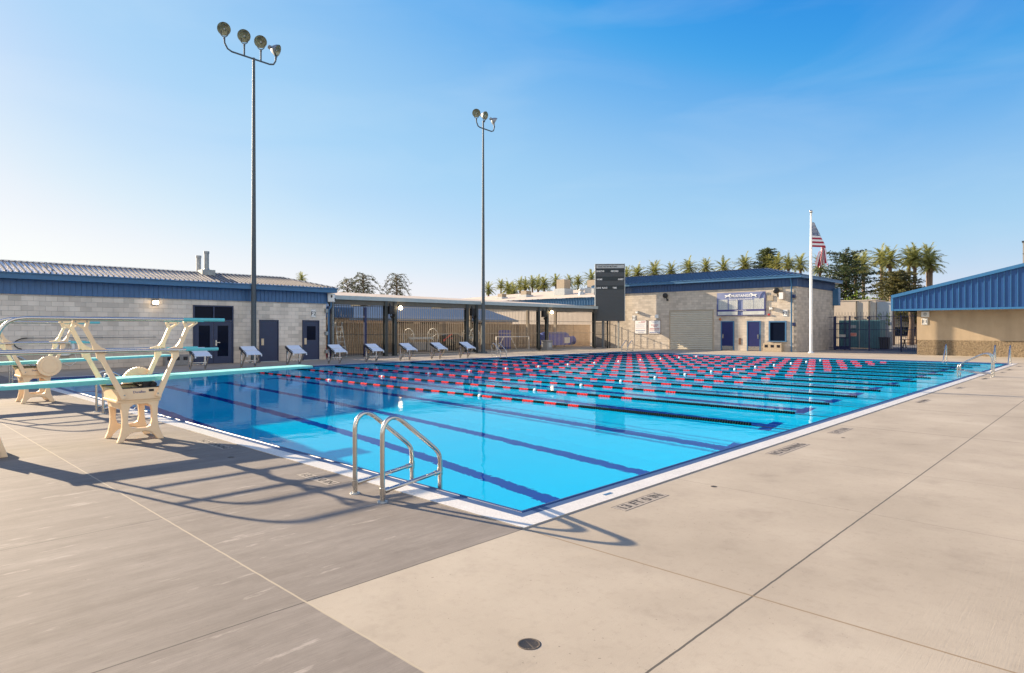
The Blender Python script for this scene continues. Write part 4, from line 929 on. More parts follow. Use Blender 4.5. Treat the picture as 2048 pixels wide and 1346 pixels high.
def flagpt(s, t):
    # s along the fly, t down the hoist: each stripe runs level from the pole, folds over and hangs down
    xf = 0.16 + 0.84 * t
    P = [(0, -1.75 * t), (xf, -1.75 * t - 0.03), (1.02 - 0.42 * t, -1.98 - 0.10 * t), (1.10 - 0.80 * t + 0.06 * math.sin(9 * t), -3.05 + 0.14 * math.sin(7 * t))]
    K = [0, 0.38, 0.62, 1.0]
    for k in range(3):
        if s <= K[k + 1] or k == 2:
            f = (s - K[k]) / (K[k + 1] - K[k]); a, b = P[k], P[k + 1]; break
    x = a[0] * (1 - f) + b[0] * f; z = a[1] * (1 - f) + b[1] * f
    h = max(0, s - 0.36)
    y = 0.03 * math.sin(s * 9) + 0.30 * h * math.sin(t * 13 + s * 3) + 0.10 * min(1, h * 6)
    x += 0.07 * min(1, h * 4) * math.sin(t * 17 + 1)
    return Vector((GX, GY, 9.2)) + rd * (0.07 + x) + fw * y + Vector((0, 0, z))
mb = MB()
vs = [flagpt(i / NS, j / NTT) for i in range(NS + 1) for j in range(NTT + 1)]
for i in range(NS):
    for j in range(NTT):
        stripe = j // 2; mi = 0 if stripe % 2 == 0 else 1
        if stripe < 7 and i < NS * 0.40: mi = 2
        k = i * (NTT + 1) + j
        mb.f.append((k, k + 1, k + NTT + 2, k + NTT + 1)); mb.m.append(mi); mb.s.append(True)
mb.v = [tuple(p) for p in vs]
cloth = mb.build('flag_cloth', [mat('flag_red', (0.33, 0.012, 0.035), 0.7, 0, 0.05), mat('flag_white', (0.74, 0.72, 0.72), 0.7, 0, 0.05), mat('flag_blue', (0.018, 0.045, 0.15), 0.7, 0, 0.05)], fl, True, fix=False)
mb = MB()
for r in range(9):
    for q in range(6 if r % 2 == 0 else 5):
        s = (0.035 + q * 0.064 + (0 if r % 2 == 0 else 0.032)); tt = (0.5 + r * 0.72) / 13
        a = flagpt(s, tt); b = flagpt(s + 0.012, tt); c = flagpt(s, tt + 0.02)
        n = (b - a).cross(c - a).normalized(); ex_ = (b - a).normalized(); ey_ = n.cross(ex_)
        for sd in (1, -1):
            ring_ = [a + n * 0.006 * sd + (ex_ * math.cos(k * math.pi / 5 + 1.57) + ey_ * math.sin(k * math.pi / 5 + 1.57)) * (0.038 if k % 2 == 0 else 0.016) for k in range(10)]
            mb.add(ring_, [tuple(range(10))])
mb.build('stars', M['wht'], cloth, True, fix=False)

# ---------------------------------------------------------------- diving stands
def fork_arm(mb, x, P0, P1, P2, t=0.05):
    """flat upright from tray (P0) past the lower rail (P1) to the top rail (P2), points are (y, z)"""
    P0, P1, P2 = Vector(P0), Vector(P1), Vector(P2)
    d = (P2 - P0).normalized(); n = Vector((-d.y, d.x))
    fn = lambda a, b, c: (x - t / 2 + c, a, b)
    ap = P2 - d * 0.13
    w0, w1 = 0.040, 0.029
    sg = 1 if n.x > 0 else -1
    # shaft with a swelling where the lower rail is clamped
    L = (P1 - P0).length
    q = lambda p, o: tuple(p + n * o)
    left = [q(P0, w0), q(P0 + d * (L - 0.14), w1), q(P0 + d * (L - 0.06), w1 + 0.03), (P1.x + sg * 0.085, P1.y - 0.02), (P1.x + sg * 0.085, P1.y + 0.02), q(P0 + d * (L + 0.06), w1 + 0.02), q(P0 + d * (L + 0.14), w1)]
    right = [q(P0, -w0), q(P0 + d * (L - 0.14), -w1), q(P0 + d * (L - 0.06), -w1 - 0.02), (P1.x - sg * 0.075, P1.y - 0.02), (P1.x - sg * 0.075, P1.y + 0.02), q(P0 + d * (L + 0.06), -w1 - 0.03), q(P0 + d * (L + 0.14), -w1)]
    head = [q(ap, w1), (P2.x + sg * 0.105, P2.y - 0.035), (P2.x + sg * 0.105, P2.y - 0.006), (P2.x - sg * 0.105, P2.y - 0.006), (P2.x - sg * 0.105, P2.y - 0.035), q(ap, -w1)]
    hole = [tuple(ap + d * 0.03), (P2.x + sg * 0.058, P2.y - 0.036), (P2.x - sg * 0.058, P2.y - 0.036)]
    mb.prism(left + head + list(reversed(right)), fn, t, [hole])
def diving_stand(name_label, wheel_side):
    t = thing('diving_stand', name_label, 'diving board stand', (0, 0, 0), group='one metre diving stands on the near deck')
    # base with two side panels
    outer = [(-.315, 0), (-.235, 0), (-.205, .06), (-.15, .115), (-.09, .14), (.09, .14), (.15, .115), (.205, .06), (.245, 0), (.335, 0), (.295, .10), (.258, .2), (.240, .33), (.245, .5), (.27, .645), (-.29, .645), (-.262, .5), (-.245, .35), (-.25, .22), (-.275, .1)]
    hole = [(-.09, .20), (.09, .20), (.14, .225), (.160, .30), (.155, .45), (.14, .53), (.09, .565), (-.09, .565), (-.14, .53), (-.165, .45), (-.17, .30), (-.145, .225)]
    for x in (0.27, -0.35):
        mb = MB(); mb.prism(outer, lambda a, b, c, x=x: (x + c, a, b), 0.08, [hole]); mb.build('base_panel', M['cream'], t, bevel=0.012)
    mb = MB(); mb.box(-0.27, 0.27, -0.27, -0.20, 0.50, 0.60); mb.box(-0.27, 0.27, 0.16, 0.23, 0.50, 0.60); mb.box(-0.36, 0.36, -0.33, 0.28, 0.60, 0.64)
    mb.build('cross_ledge', M['cream'], t, bevel=0.008)
    # tray
    mb = MB()
    for x in (0.36, -0.39):
        mb.prism([(-.29, .64), (.27, .64), (.315, .815), (-.345, .815)], lambda a, b, c, x=x: (x + c, a, b), 0.03)
    mb.box(-0.36, 0.36, -0.315, -0.285, 0.64, 0.80); mb.box(-0.36, 0.36, 0.262, 0.292, 0.64, 0.80); mb.box(-0.36, 0.36, -0.285, 0.262, 0.66, 0.70)
    tr = mb.build('fulcrum_tray', M['cream'], t, bevel=0.006)
    for q0, q1 in ((0.352, 0.394), (-0.394, -0.352)):
        mb = MB(); mb.box(q0, q1, -.345, .315, 0.815, 0.828); mb.build('tray_edge', M['black'], tr)
    mb = MB(); mb.box(0.390, 0.394, 0.10, 0.17, 0.755, 0.790); mb.build('name_plate', M['black'], tr)
    mb = MB(); mb.text('Duraflex', 0.05, (0.391, -0.03, 0.755), (0, 1, 0), (0, 0, 1), align='CENTER')
    mb.build('lettering', M['bluet'], tr)
    # fulcrum roller and gear wheel
    mb = MB(); mb.cyl((-0.24, 0.12, 0.865), (0.24, 0.12, 0.865), 0.065, n=18); mb.box(-0.2, 0.2, 0.02, 0.24, 0.70, 0.80); mb.cyl((-0.3, 0.20, 0.85), (0.3, 0.20, 0.85), 0.045, n=12); mb.build('fulcrum_roller', M['black'], t)
    sx_ = wheel_side
    wh = [((0.235 + (0.010 if k % 2 else -0.004)) * math.cos(k * math.pi / 36), (0.235 + (0.010 if k % 2 else -0.004)) * math.sin(k * math.pi / 36)) for k in range(72)]
    xw = 0.42 if sx_ > 0 else -0.50
    mb = MB(); mb.prism(wh, lambda a, b, c: (xw + c, 0.20 + a, 0.85 + b), 0.08); mb.cyl((min(xw, 0.0), 0.20, 0.85), (max(xw, 0.0), 0.20, 0.85), 0.03)
    gw = mb.build('fulcrum_wheel', M['cream'], t, bevel=0.008)
    mb = MB(); xf = xw + (0.08 if sx_ > 0 else 0.0); xd = 0.006 * sx_
    mb.lathe([(0.17, 0), (0.165, 0.008), (0.15, 0.004)], 30, 0, (xf, 0.20, 0.85), (sx_, 0, 0)); mb.cyl((xf, 0.02, 0.83), (xf + xd, 0.02, 0.83), 0.022, n=10); mb.build('wheel_hub', M['cream'], gw)
    # uprights
    for x in (0.40, -0.40):
        for P in (((-.24, .67), (-.52, 1.385), (-.79, 1.838)), ((.22, .67), (.445, 1.385), (.70, 1.838))):
            mb = MB(); fork_arm(mb, x, *P)
            for by, bz in ((P[1][0] - 0.045, P[1][1] - 0.004), (P[1][0] + 0.045, P[1][1] - 0.004), (P[2][0] - 0.07, P[2][1] - 0.02), (P[2][0] + 0.07, P[2][1] - 0.02), (P[0][0], P[0][1] + 0.05)):
                mb.cyl((x - 0.030, by, bz), (x + 0.030, by, bz), 0.011, n=8, mi=1)
            up_ = mb.build('upright', [M['cream'], M['dullsteel']], t, bevel=0.007)
            mb = MB(); sg = 1 if x > 0 else -1
            mm = Vector(P[0]) * 0.55 + Vector(P[1]) * 0.45
    # rails
    for x in (0.44, -0.44):
        mb = MB(); mb.pipe([(x, 0.86, 1.862), (x, -0.6, 1.862), (x, -1.38, 1.862), (x, -1.47, 1.858), (x, -1.56, 1.838), (x, -1.64, 1.79), (x, -1.70, 1.71), (x, -1.735, 1.62), (x, -1.75, 1.50), (x, -1.80, 1.0), (x, -1.86, 0.40), (x, -1.88, 0.12)], 0.025, 14)
        rl = mb.build('top_rail', M['steel'], t)
        mb = MB(); mb.tube([(x, 0.58, 1.862), (x, 1.22, 1.862)], 0.0275, 12); mb.build('rail_grip', M['turq_d'], rl)
        mb = MB(); mb.tube([(x, 0.85, 1.385), (x, -1.76, 1.385)], 0.023, 12); rl = mb.build('lower_rail', M['steel'], t)
        mb = MB(); mb.tube([(x, 0.62, 1.385), (x, 1.12, 1.385)], 0.0255, 12); mb.build('rail_grip', M['turq_d'], rl)
    # board
    mb = MB()
    st = [(-1.97, 0.925, 0.030), (-1.2, 0.942, 0.052), (0.1, 0.968, 0.056), (1.6, 1.000, 0.045), (2.80, 1.022, 0.028), (2.93, 1.024, 0.022)]
    for (a, za_, ta), (b, zb, tb) in zip(st, st[1:]):
        mb.add([(-.25, a, za_), (.25, a, za_), (.25, b, zb), (-.25, b, zb), (-.25, a, za_-ta), (.25, a, za_-ta), (.25, b, zb-tb), (-.25, b, zb-tb)],
               [(0, 1, 2, 3), (7, 6, 5, 4), (1, 5, 6, 2), (0, 3, 7, 4)])
    mb.add([(-.25, 2.93, 1.024), (.25, 2.93, 1.024), (.25, 2.93, 1.002), (-.25, 2.93, 1.002)], [(0, 1, 2, 3)])
    bd = mb.build('diving_board', M['turq'], t)
    mb = MB()
    for x in (0.25, -0.262):
        for (a, za_, ta), (b, zb, tb) in zip(st, st[1:]):
            mb.add([(x, a, za_-0.012), (x + .012, a, za_-0.012), (x + .012, b, zb-0.010), (x, b, zb-0.010), (x, a, za_-ta-0.012), (x + .012, a, za_-ta-.012), (x + .012, b, zb-tb-.010), (x, b, zb-tb-.010)],
                   [(0, 1, 2, 3), (7, 6, 5, 4), (1, 5, 6, 2), (0, 3, 7, 4)])
    mb.build('board_edge', M['turq_d'], bd)
    mb = MB(); mb.box(-0.262, 0.262, 2.931, 2.950, 0.995, 1.026); mb.box(-0.18, 0.18, -0.3, 0.5, 0.905, 0.915); mb.build('tip_bumper', M['black'], bd)
    # rear anchor
    mb = MB(); mb.box(-0.40, 0.48, -1.98, -1.72, 0, 0.10); mb.box(-0.30, 0.30, -1.92, -1.78, 0.10, 0.86)
    mb.prism([(-2.0, 0.0), (-1.62, 0.0), (-1.72, 0.32), (-1.95, 0.5)], lambda a, b, c: (0.36 + c, a, b), 0.08); mb.prism([(-2.0, 0.0), (-1.62, 0.0), (-1.72, 0.32), (-1.95, 0.5)], lambda a, b, c: (-0.44 + c, a, b), 0.08)
    mb.box(-0.27, 0.27, -1.94, -1.76, 0.86, 0.884)
    mb.build('rear_anchor', M['cream'], t, bevel=0.01)
    return t
ds = diving_stand('cream diving stand with turquoise board nearer the camera, gear wheel behind the board', -1); ds.location = (-7.5, -0.88, 0)
ds = diving_stand('cream diving stand with turquoise board farther away, gear wheel facing the camera', 1); ds.location = (-14.8, -0.90, 0)

# ---------------------------------------------------------------- ladders and hand rails
def ladder(label, loc, rz, width=0.49, run=0.74, steps=True, grp='pool ladders with bent steel rails'):
    t = thing('pool_ladder', label, 'pool ladder', (0, 0, 0), group=grp)
    k = run / 0.74
    for x in (-width / 2, width / 2):
        mb = MB()
        P = [(0, 0), (0, .35), (0, .67), (.012, .735), (.045, .79), (.10, .822), (.16, .822), (.215, .797), (.27, .757), (.45, .615), (.63, .473), (.685, .425), (.725, .365), (.738, .30), (.74, .20), (.74, -.75)]
        mb.pipe([(x, y * k, z) for y, z in P], 0.0245, 16); r = mb.build('rail', M['steel'], t)
        mb = MB(); mb.tube([(x, 0.0, .105), (x, .74 * k, .185)], 0.021, 12); mb.build('brace_bar', M['steel'], r)
        mb = MB(); mb.cyl((x, 0, 0), (x, 0, 0.012), 0.055, 0.05, 16); mb.build('base_flange', M['dullsteel'], r)
        mb = MB(); mb.cyl((x, 0, .075), (x, 0, .140), .031, n=14); mb.cyl((x, .020, .108), (x, .075, .113), .028, n=12); mb.build('fitting', M['steel'], r)
        mb = MB(); mb.cyl((x, .74 * k, .15), (x, .74 * k, .225), .031, n=14); mb.cyl((x, .725 * k, .184), (x, .665 * k, .177), .028, n=12)
        mb.build('fitting', M['steel'], r)
    if steps:
        for z in (-.22, -.50):
            mb = MB(); mb.box(-width / 2, width / 2, .70 * k, .80 * k, z, z + .03); mb.build('tread', M['steel'], t)
    t.location = loc; t.rotation_euler = (0, 0, rz); return t
lad = ladder('steel pool ladder in the foreground near the pool corner', (-1.83, -0.345, 0), 0)
ladder('steel pool ladder behind the nearer diving stand', (-11.37, -0.40, 0), 0)
ladder('steel pool ladder at the far left behind the farther diving stand', (-21.7, -0.33, 0), 0)
ladder('steel pool ladder at the far deck just right of the starting blocks', (-23.82, 23.3, 0), R(-90))
ladder('tiny steel pool ladder at the far corner below the notice boards', (-22.6, 36.15, 0), R(180))
ladder('steel hand rail pair over the right pool edge near the blue gable building', (0.36, 24.25, 0), R(90), 0.5, 1.0, False)
for x, lab in ((-2.98, 'single bent steel stair rail at the far edge, left of the other two'), (-0.92, 'single bent steel stair rail at the far edge, middle of three'), (-0.32, 'single bent steel stair rail at the far edge, nearest the pool corner')):
    t = thing('stair_rail', lab, 'hand rail', (x, 35.95, 0), group='bent steel stair rails at the far edge')
    mb = MB(); mb.tube([(x, 35.95, 0), (x, 35.95, .74), (x, 35.92, .84), (x, 35.84, .87), (x, 35.76, .83), (x, 34.95, -.05), (x, 34.8, -.3)], 0.03, 10); mb.build('rail', M['steel'], t, True)
    mb = MB(); mb.cyl((x, 35.95, 0), (x, 35.95, 0.02), 0.07, n=12); mb.build('base_flange', M['steel'], t, True)

# ---------------------------------------------------------------- starting blocks
def starting_block():
    t = thing('starting_block', '', 'starting block', (0, 0, 0), group='starting blocks along the far lane end')
    for y in (-.30, .30):
        mb = MB(); mb.box(-.03, .03, y - .03, y + .03, 0, .74); mb.build('leg', M['steel'], t)
        mb = MB(); mb.bar((0.0, y, .02), (.46, y, .60), .05, .04); mb.build('strut', M['steel'], t)
        mb = MB(); mb.bar((-.06, y * 1.15, .83), (.58, y * 1.15, .58), .03, .06); mb.bar((-.06, y * 1.17, .90), (.30, y * 1.17, .74), .025, .035); mb.bar((.34, y * 1.17, .76), (.62, y * 1.17, .645), .02, .02); mb.bar((-.05, y * 1.17, .90), (-.05, y * 1.17, .80), .03, .03); mb.build('side_rail', M['blackpaint'], t)
    mb = MB(); mb.bar((.22, -.30, .30), (.22, .30, .30), .035, .035); mb.bar((.02, -.3, .70), (.02, .3, .70), .03, .03); mb.bar((-.24, -.22, .20), (-.24, .34, .20), .03, .03); mb.bar((-.24, -.22, .2), (-.24, -.22, .30), .025, .025); mb.bar((-.24, .34, .2), (-.24, .34, .30), .025, .025); mb.bar((-.24, 0, .20), (0, 0, .22), .03, .03); mb.build('cross_bar', M['steel'], t)
    mb = MB(); mb.bar((-.07, 0, .925), (.27, 0, .755), .62, .028); mb.build('rear_plate', M['blockwhite'], t, bevel=0.006)
    mb = MB(); mb.bar((.275, 0, .735), (.66, 0, .580), .68, .03); mb.box(.63, .665, -.34, -.29, .50, .56); mb.box(.63, .665, .29, .34, .50, .56); mb.build('top_plate', M['blockwhite'], t, bevel=0.006)
    return t
blk = starting_block()
BLAB = ['starting block in front of the double door, partly behind a diving rail', 'starting block just in front of the tall four lamp light pole',
        'starting block in front of the rightmost blue door of the grey building', 'starting block in front of the ladder inside the first fence bay, past the grey building',
        'starting block in front of the first pair of canopy posts', 'starting block in front of the left lane rope reel, third from the slim light pole',
        'starting block in front of the right lane rope reel, second from the slim light pole', 'starting block closest to the slim three lamp light pole']
for i, lab in enumerate(BLAB):
    b = blk if i == 0 else copy_tree(blk)
    b.location = (-24.25, LANE0 + LW * i, 0); b['label'] = lab

# ---------------------------------------------------------------- lane ropes
def lane_rope():
    t = thing('lane_rope', '', 'lane rope', (0, 0, WZ), group='red and black lane ropes across the pool')
    mb = MB(); x = -1.15
    n = 10
    while x > PX0 + 0.75:
        k = ((-4.95 - x) % 0.70) < 0.35
        mi = 1 if (x < -5.0 and x > -21.0 and k) else 0
        big = 0.037
        mb.lathe([(0.012, 0.0), (big, 0.003), (big, 0.035), (0.016, 0.038)], n, mi, (x, 0, 0.016), (-1, 0, 0)); x -= 0.050
    mb.f and mb.build('float_string', [low_spec(mat('dark_green_float', (0.004, 0.016, 0.020), 0.8, 0, 0.1), 0.05), low_spec(mat('red_float', (0.66, 0.018, 0.022), 0.7, 0, 0.08), 0.1)], t)
    for x in (-8.25, -15.6):
        mb = MB(); mb.lathe([(0.02, -0.05), (0.042, -0.042), (0.050, -0.015), (0.050, 0.015), (0.042, 0.042), (0.02, 0.05)], 14, 0, (x, 0, 0.020), (1, 0, 0)); mb.build('marker_float', M['white'], t)
    mb = MB(); mb.tube([(PX1 - 0.005, 0, 0.0), (-1.15, 0, 0.006), (PX0 + 0.74, 0, 0.006), (PX0 + 0.005, 0, 0.0)], 0.007, 6); mb.build('cable', M['black'], t)
    return t
rope = lane_rope()
ORD = ['first', 'second', 'third', 'fourth', 'fifth', 'sixth', 'seventh', 'eighth', 'ninth', 'tenth', 'eleventh', 'twelfth', 'thirteenth']
for i in range(13):
    r = rope if i == 0 else copy_tree(rope)
    r.location = (0, LANE0 + LW * (i + 0.5), WZ)
    r['label'] = 'red and black lane rope nearest the camera' if i == 0 else ('red and black lane rope farthest from the camera, below the garage door' if i == 12 else 'red and black lane rope, %s from the near pool edge' % ORD[i])

# ---------------------------------------------------------------- deck markers, drains
def marker(label, org, xd, w, h, text, size, rows=True):
    o = Vector((org[0], org[1], 0.0)); xd = Vector(xd); yd = Vector((-xd.y, xd.x, 0))
    t = thing('depth_marker', label, 'deck marking', tuple(o), group='inlaid depth and warning tiles on the deck')
    mb = MB(); c = o + Vector((0, 0, 0.0008)); mb.bar(c - xd * w / 2, c + xd * w / 2, h, 0.0016); mb.build('tile_panel', M['markertile'], t, True)
    mb = MB(); mb.text(text, size, c + Vector((0, 0, 0.0012)), xd, yd, depth=0.0006, squeeze=1.06, bold=size * 0.022)
    mb.build('lettering', M['inkblack'], t, True)
    mb = MB()
    for k in (-1, -0.62, -0.24, 0.14, 0.52, 1):
        q = c + yd * (h / 2 - 0.004) * k + Vector((0, 0, 0.0009)); mb.bar(q - xd * w / 2, q + xd * w / 2, 0.006 if abs(k) == 1 else 0.0025, 0.0006)
    mb.build('ruled_border', M['inkblack'], t, True)
M['markertile'] = mat('weathered_marker_tile', (0.33, 0.29, 0.24), 0.8, 0, 0.2, 20)
M['inkblack'] = mat('worn_black_inlay', (0.035, 0.032, 0.03), 0.8, 0, 0.4, 30)
marker('inlaid 13 FT 0 IN tile on the right deck nearest the pool corner', (0.25, 1.45), (0, 1, 0), 0.80, 0.17, '13 FT 0 IN', 0.155)
marker('inlaid NO RUNNING tile on the right deck past the small round drain', (0.26, 5.30), (0, 1, 0), 1.15, 0.20, 'NO RUNNING', 0.165)
marker('inlaid 13 FT 0 IN tile on the left deck beside the foreground ladder', (-2.95, -0.28), (1, 0, 0), 0.72, 0.17, '13 FT 0 IN', 0.14)
marker('inlaid NO RUNNING tile on the left deck by the nearer diving stand', (-6.05, -0.22), (1, 0, 0), 1.0, 0.17, 'NO RUNNING', 0.14)
marker('inlaid 13 FT 0 IN tile on the right deck just past the NO RUNNING tile', (0.28, 7.55), (0, 1, 0), 0.80, 0.17, '13 FT 0 IN', 0.15)
for k, (y, tx) in enumerate(((13.65, 'NO RUNNING'), (18.3, '7 FT 0 IN'), (23.0, 'NO RUNNING'), (27.4, '5 FT 0 IN'), (29.5, 'NO RUNNING'), (33.0, '4 FT 0 IN'))):
    marker('small dark inlaid tile far along the right deck, %s from the far corner' % ['sixth', 'fifth', 'fourth', 'third', 'second', 'first'][k], (0.29, y), (0, 1, 0), 0.8, 0.18, tx, 0.13)
def drain(label, x, y, r, slots):
    t = thing('floor_drain', label, 'drain', (x, y, 0), group='round drain covers on the deck')
    mb = MB(); mb.lathe([(r * 1.0, 0.0), (r * 0.99, 0.0018), (r * 0.86, 0.0022), (r * 0.84, 0.0012), (0.001, 0.0012)], 32, 0, (x, y, 0)); mb.build('drain_rim', M['iron'], t, True)
    mb = MB(); n = slots; xd = Vector((0.35, 0.94, 0)).normalized(); yd = Vector((-xd.y, xd.x, 0))
    for i in range(n):
        o = (i + 0.5) / n * 2 - 1; half = math.sqrt(max(0, 0.80 ** 2 - (o * 0.80) ** 2)) * r
        for a, b in ((-1, -0.05), (0.05, 1)):
            c = Vector((x, y, 0.0014)) + yd * (o * 0.80 * r); mb.bar(c + xd * half * a, c + xd * half * b, r * 0.80 / n * 1.05, 0.0010)
    mb.build('drain_slots', M['blk'], t, True)
drain('round iron drain cover in the foreground concrete slab', 1.38, -1.46, 0.066, 10)
drain('small brass drain plug on the right deck behind the 13 FT tile', 0.50, 2.51, 0.034, 4)
drain('tiny drain plug on the right deck beside the farther 13 FT tile', 0.53, 6.85, 0.03, 4)
drain('small dark drain plug on the left deck in the diving board shadow', -4.9, -0.45, 0.045, 4)
t = thing('skimmer_cover', 'small blue slot plate set in the white coping near the corner', 'cover plate', (-0.13, 1.42, 0.012))
mb = MB(); mb.box(-0.150, -0.112, 1.36, 1.49, 0.0112, 0.0130); mb.build('slot_plate', M['bluefas'], t, True)

# ---------------------------------------------------------------- wall rescue gear
t = thing('life_ring', 'white life ring with rope hung on the grey block wall', 'life ring', (LX, 2.42, 0.92))
mb = MB(); prof = [(0.29 + 0.07 * math.cos(a), 0.06 * math.sin(a) + 0.07) for a in [k * math.pi / 5 for k in range(11)]]
mb.lathe(prof, 30, 0, (LX, 2.42, 0.92), (1, 0, 0)); mb.build('ring', M['white'], t, True)
mb = MB(); mb.tube([(LX + 0.13, 2.2, 1.15), (LX + 0.15, 2.35, 0.9), (LX + 0.14, 2.5, 0.75), (LX + 0.13, 2.62, 1.12), (LX + 0.1, 2.75, 0.7), (LX + 0.08, 2.85, 0.35), (LX + 0.08, 2.6, 0.15), (LX + 0.08, 2.3, 0.3), (LX + 0.08, 2.2, 0.6)], 0.012, 6); mb.build('rope', M['white'], t, True)
t = thing('rescue_hook', 'long thin rescue pole with a dark shepherd hook on the grey block wall', 'rescue hook', (LX, 3, 1.33))
mb = MB(); mb.tube([(LX + 0.06, 1.15, 1.335), (LX + 0.06, 5.9, 1.335)], 0.014, 8); mb.build('pole', M['dullsteel'], t, True)
mb = MB(); mb.tube([(LX + 0.06, 1.15 - math.sin(a) * 0.42, 1.10 + 0.235 * math.cos(a)) for a in [k * math.pi / 14 for k in range(13)]], 0.02, 8); mb.build('hook', M['black'], t, True)

# ---------------------------------------------------------------- equipment in the pens
def reel(label, x, y, L):
    t = thing('lane_rope_reel', label, 'reel', (x, y, 0), group='wheeled reels inside the pens')
    for yy in (y - L / 2, y + L / 2):
        mb = MB(); mb.tube([(x + 0.58 * math.cos(a), yy, 1.12 + 0.60 * math.sin(a)) for a in [k * math.pi / 14 for k in range(29)]], 0.022, 6)
        for a in (0.5, 1.55, 2.6, 3.6, 4.7, 5.8): mb.tube([(x, yy, 1.12), (x + 0.58 * math.cos(a), yy, 1.12 + 0.6 * math.sin(a))], 0.012, 5)
        mb.build('wheel', M['greylt'], t, True)
        mb = MB(); mb.tube([(x - 0.5, yy, 0.05), (x, yy, 1.1), (x + 0.5, yy, 0.05)], 0.025, 6); mb.tube([(x - 0.35, yy, 0.4), (x + 0.35, yy, 0.4)], 0.02, 6); mb.build('frame', M['dullsteel'], t, True)
    mb = MB(); mb.cyl((x, y - L / 2, 1.05), (x, y + L / 2, 1.05), 0.09, n=12); mb.build('axle', M['greylt'], t, True)
    mb = MB(); mb.box(x - 0.3, x + 0.3, y - L * 0.4, y + L * 0.1, 0.25, 0.8); mb.box(x - 0.3, x + 0.3, y + L * 0.15, y + L * 0.45, 0.2, 0.75); mb.build('storage_bin', M['stone'], t, True, bevel=0.02)
reel('pale spoked reel behind the pen fence, left one', -31.2, 23.5, 2.1)
t = thing('equipment_cart', 'dark cart with red trim beside the canopy post pair', 'cart', (-31.2, 26.2, 0))
mb = MB(); mb.lathe([(0.5, -0.9), (0.6, -0.3), (0.62, 0.4), (0.45, 0.9), (0.05, 1.0)], 14, 0, (-31.2, 26.2, 0.75), (0, 1, 0)); mb.build('cart_load', M['black'], t, True)
mb = MB(); mb.tube([(-30.8, 25.2, 0.9), (-30.75, 25.5, 1.1), (-30.7, 25.9, 1.35)], 0.035, 6); mb.tube([(-30.8, 25.2, 0.85), (-30.7, 25.9, 1.05)], 0.03, 6); mb.build('red_trim', M['red'], t, True)
mb = MB()
for y in (25.5, 26.9):
    mb.cyl((-31.0, y, 0.14), (-30.9, y, 0.14), 0.14, n=14); mb.cyl((-31.6, y, 0.14), (-31.5, y, 0.14), 0.14, n=14)
mb.build('wheel', M['dullsteel'], t, True)
reel('spoked reel with pale rim right of the slim light pole', -31.0, 28.0, 0.7)
t = thing('goal_frame', 'white tubular water polo goal frame inside the pen', 'goal', (-30.9, 32, 0))
mb = MB(); mb.tube([(-30.9, 30.5, 0.02), (-30.9, 30.5, 1.08), (-30.9, 34.2, 1.08), (-30.9, 34.2, 0.02)], 0.045, 8); mb.tube([(-30.9, 30.5, 0.05), (-31.5, 31.2, 0.05), (-31.4, 31.8, 1.06)], 0.03, 6); mb.tube([(-30.9, 34.2, 0.05), (-31.5, 33.4, 0.05), (-31.4, 32.6, 1.06)], 0.03, 6); mb.build('goal_frame', M['white'], t, True)
t = thing('covered_roller', 'large rounded blue vinyl covered roller inside the right pen', 'pool cover roller', (-32, 39.2, 0))
mb = MB(); mb.lathe([(0.02, -1.95), (0.50, -1.93), (0.56, -1.6), (0.56, 1.1), (0.52, 1.2), (0.02, 1.22)], 20, 0, (-32, 39.0, 0.86), (0, 1, 0)); mb.box(-32.6, -31.4, 37.05, 40.2, 0.30, 0.86); mb.lathe([(0.02, 0), (0.36, 0.02), (0.38, 1.2), (0.02, 1.25)], 18, 0, (-32, 40.1, 0.66), (0, 1, 0)); mb.build('blue_cover', M['bluecover'], t, True)
mb = MB(); mb.box(-31.38, -31.36, 39.3, 40.05, 0.45, 0.95); mb.build('paper_notice', M['white'], t, True)
mb = MB()
for y in (37.6, 40.6): mb.tube([(-32.4, y, 0.02), (-32.4, y, 0.4)], 0.04, 6); mb.tube([(-31.6, y, 0.02), (-31.6, y, 0.4)], 0.04, 6)
mb.build('roller_legs', M['dullsteel'], t, True)
t = thing('covered_roller', 'short blue cover standing behind the goal frame', 'pool cover roller', (-33, 34.2, 0))
mb = MB(); mb.lathe([(0.02, 0), (0.5, 0.02), (0.52, 1.5), (0.45, 1.58), (0.02, 1.6)], 16, 0, (-33.4, 34.0, 0)); mb.build('blue_cover', M['bluecover'], t, True)
t = thing('trash_bin', 'square grey aggregate bin at the foot of the canopy post pair', 'bin', (-29.0, 34.3, 0))
mb = MB(); mb.box(-29.35, -28.75, 33.95, 34.6, 0, 0.72); mb.box(-29.38, -28.72, 33.92, 34.63, 0.72, 0.80); mb.build('bin_body', M['stone'], t, True, bevel=0.02)
mb = MB(); mb.box(-28.755, -28.735, 34.12, 34.45, 0.25, 0.6); mb.build('bin_panel', M['greylt'], t, True)
t = thing('step_ladder', 'pale step ladder leaning inside the first fence bay', 'step ladder', (-30.6, 16.9, 0))
mb = MB()
for y in (16.55, 17.05): mb.bar((-30.2, y, 0), (-30.7, y + (0.06 if y < 16.8 else -0.06), 2.1), 0.05, 0.03); mb.bar((-31.2, y, 0), (-30.7, y, 2.1), 0.04, 0.03)
mb.build('ladder_rails', M['greylt'], t, True)
mb = MB()
for k in range(1, 7): mb.box(-30.26 - k * 0.075, -30.16 - k * 0.075, 16.58, 17.02, k * 0.3, k * 0.3 + 0.03)
mb.build('rungs', M['white'], t, True)
t = thing('step_ladder', 'red and white step ladder squeezed between the grey building and the fence', 'step ladder', (-29.6, 15.1, 0))
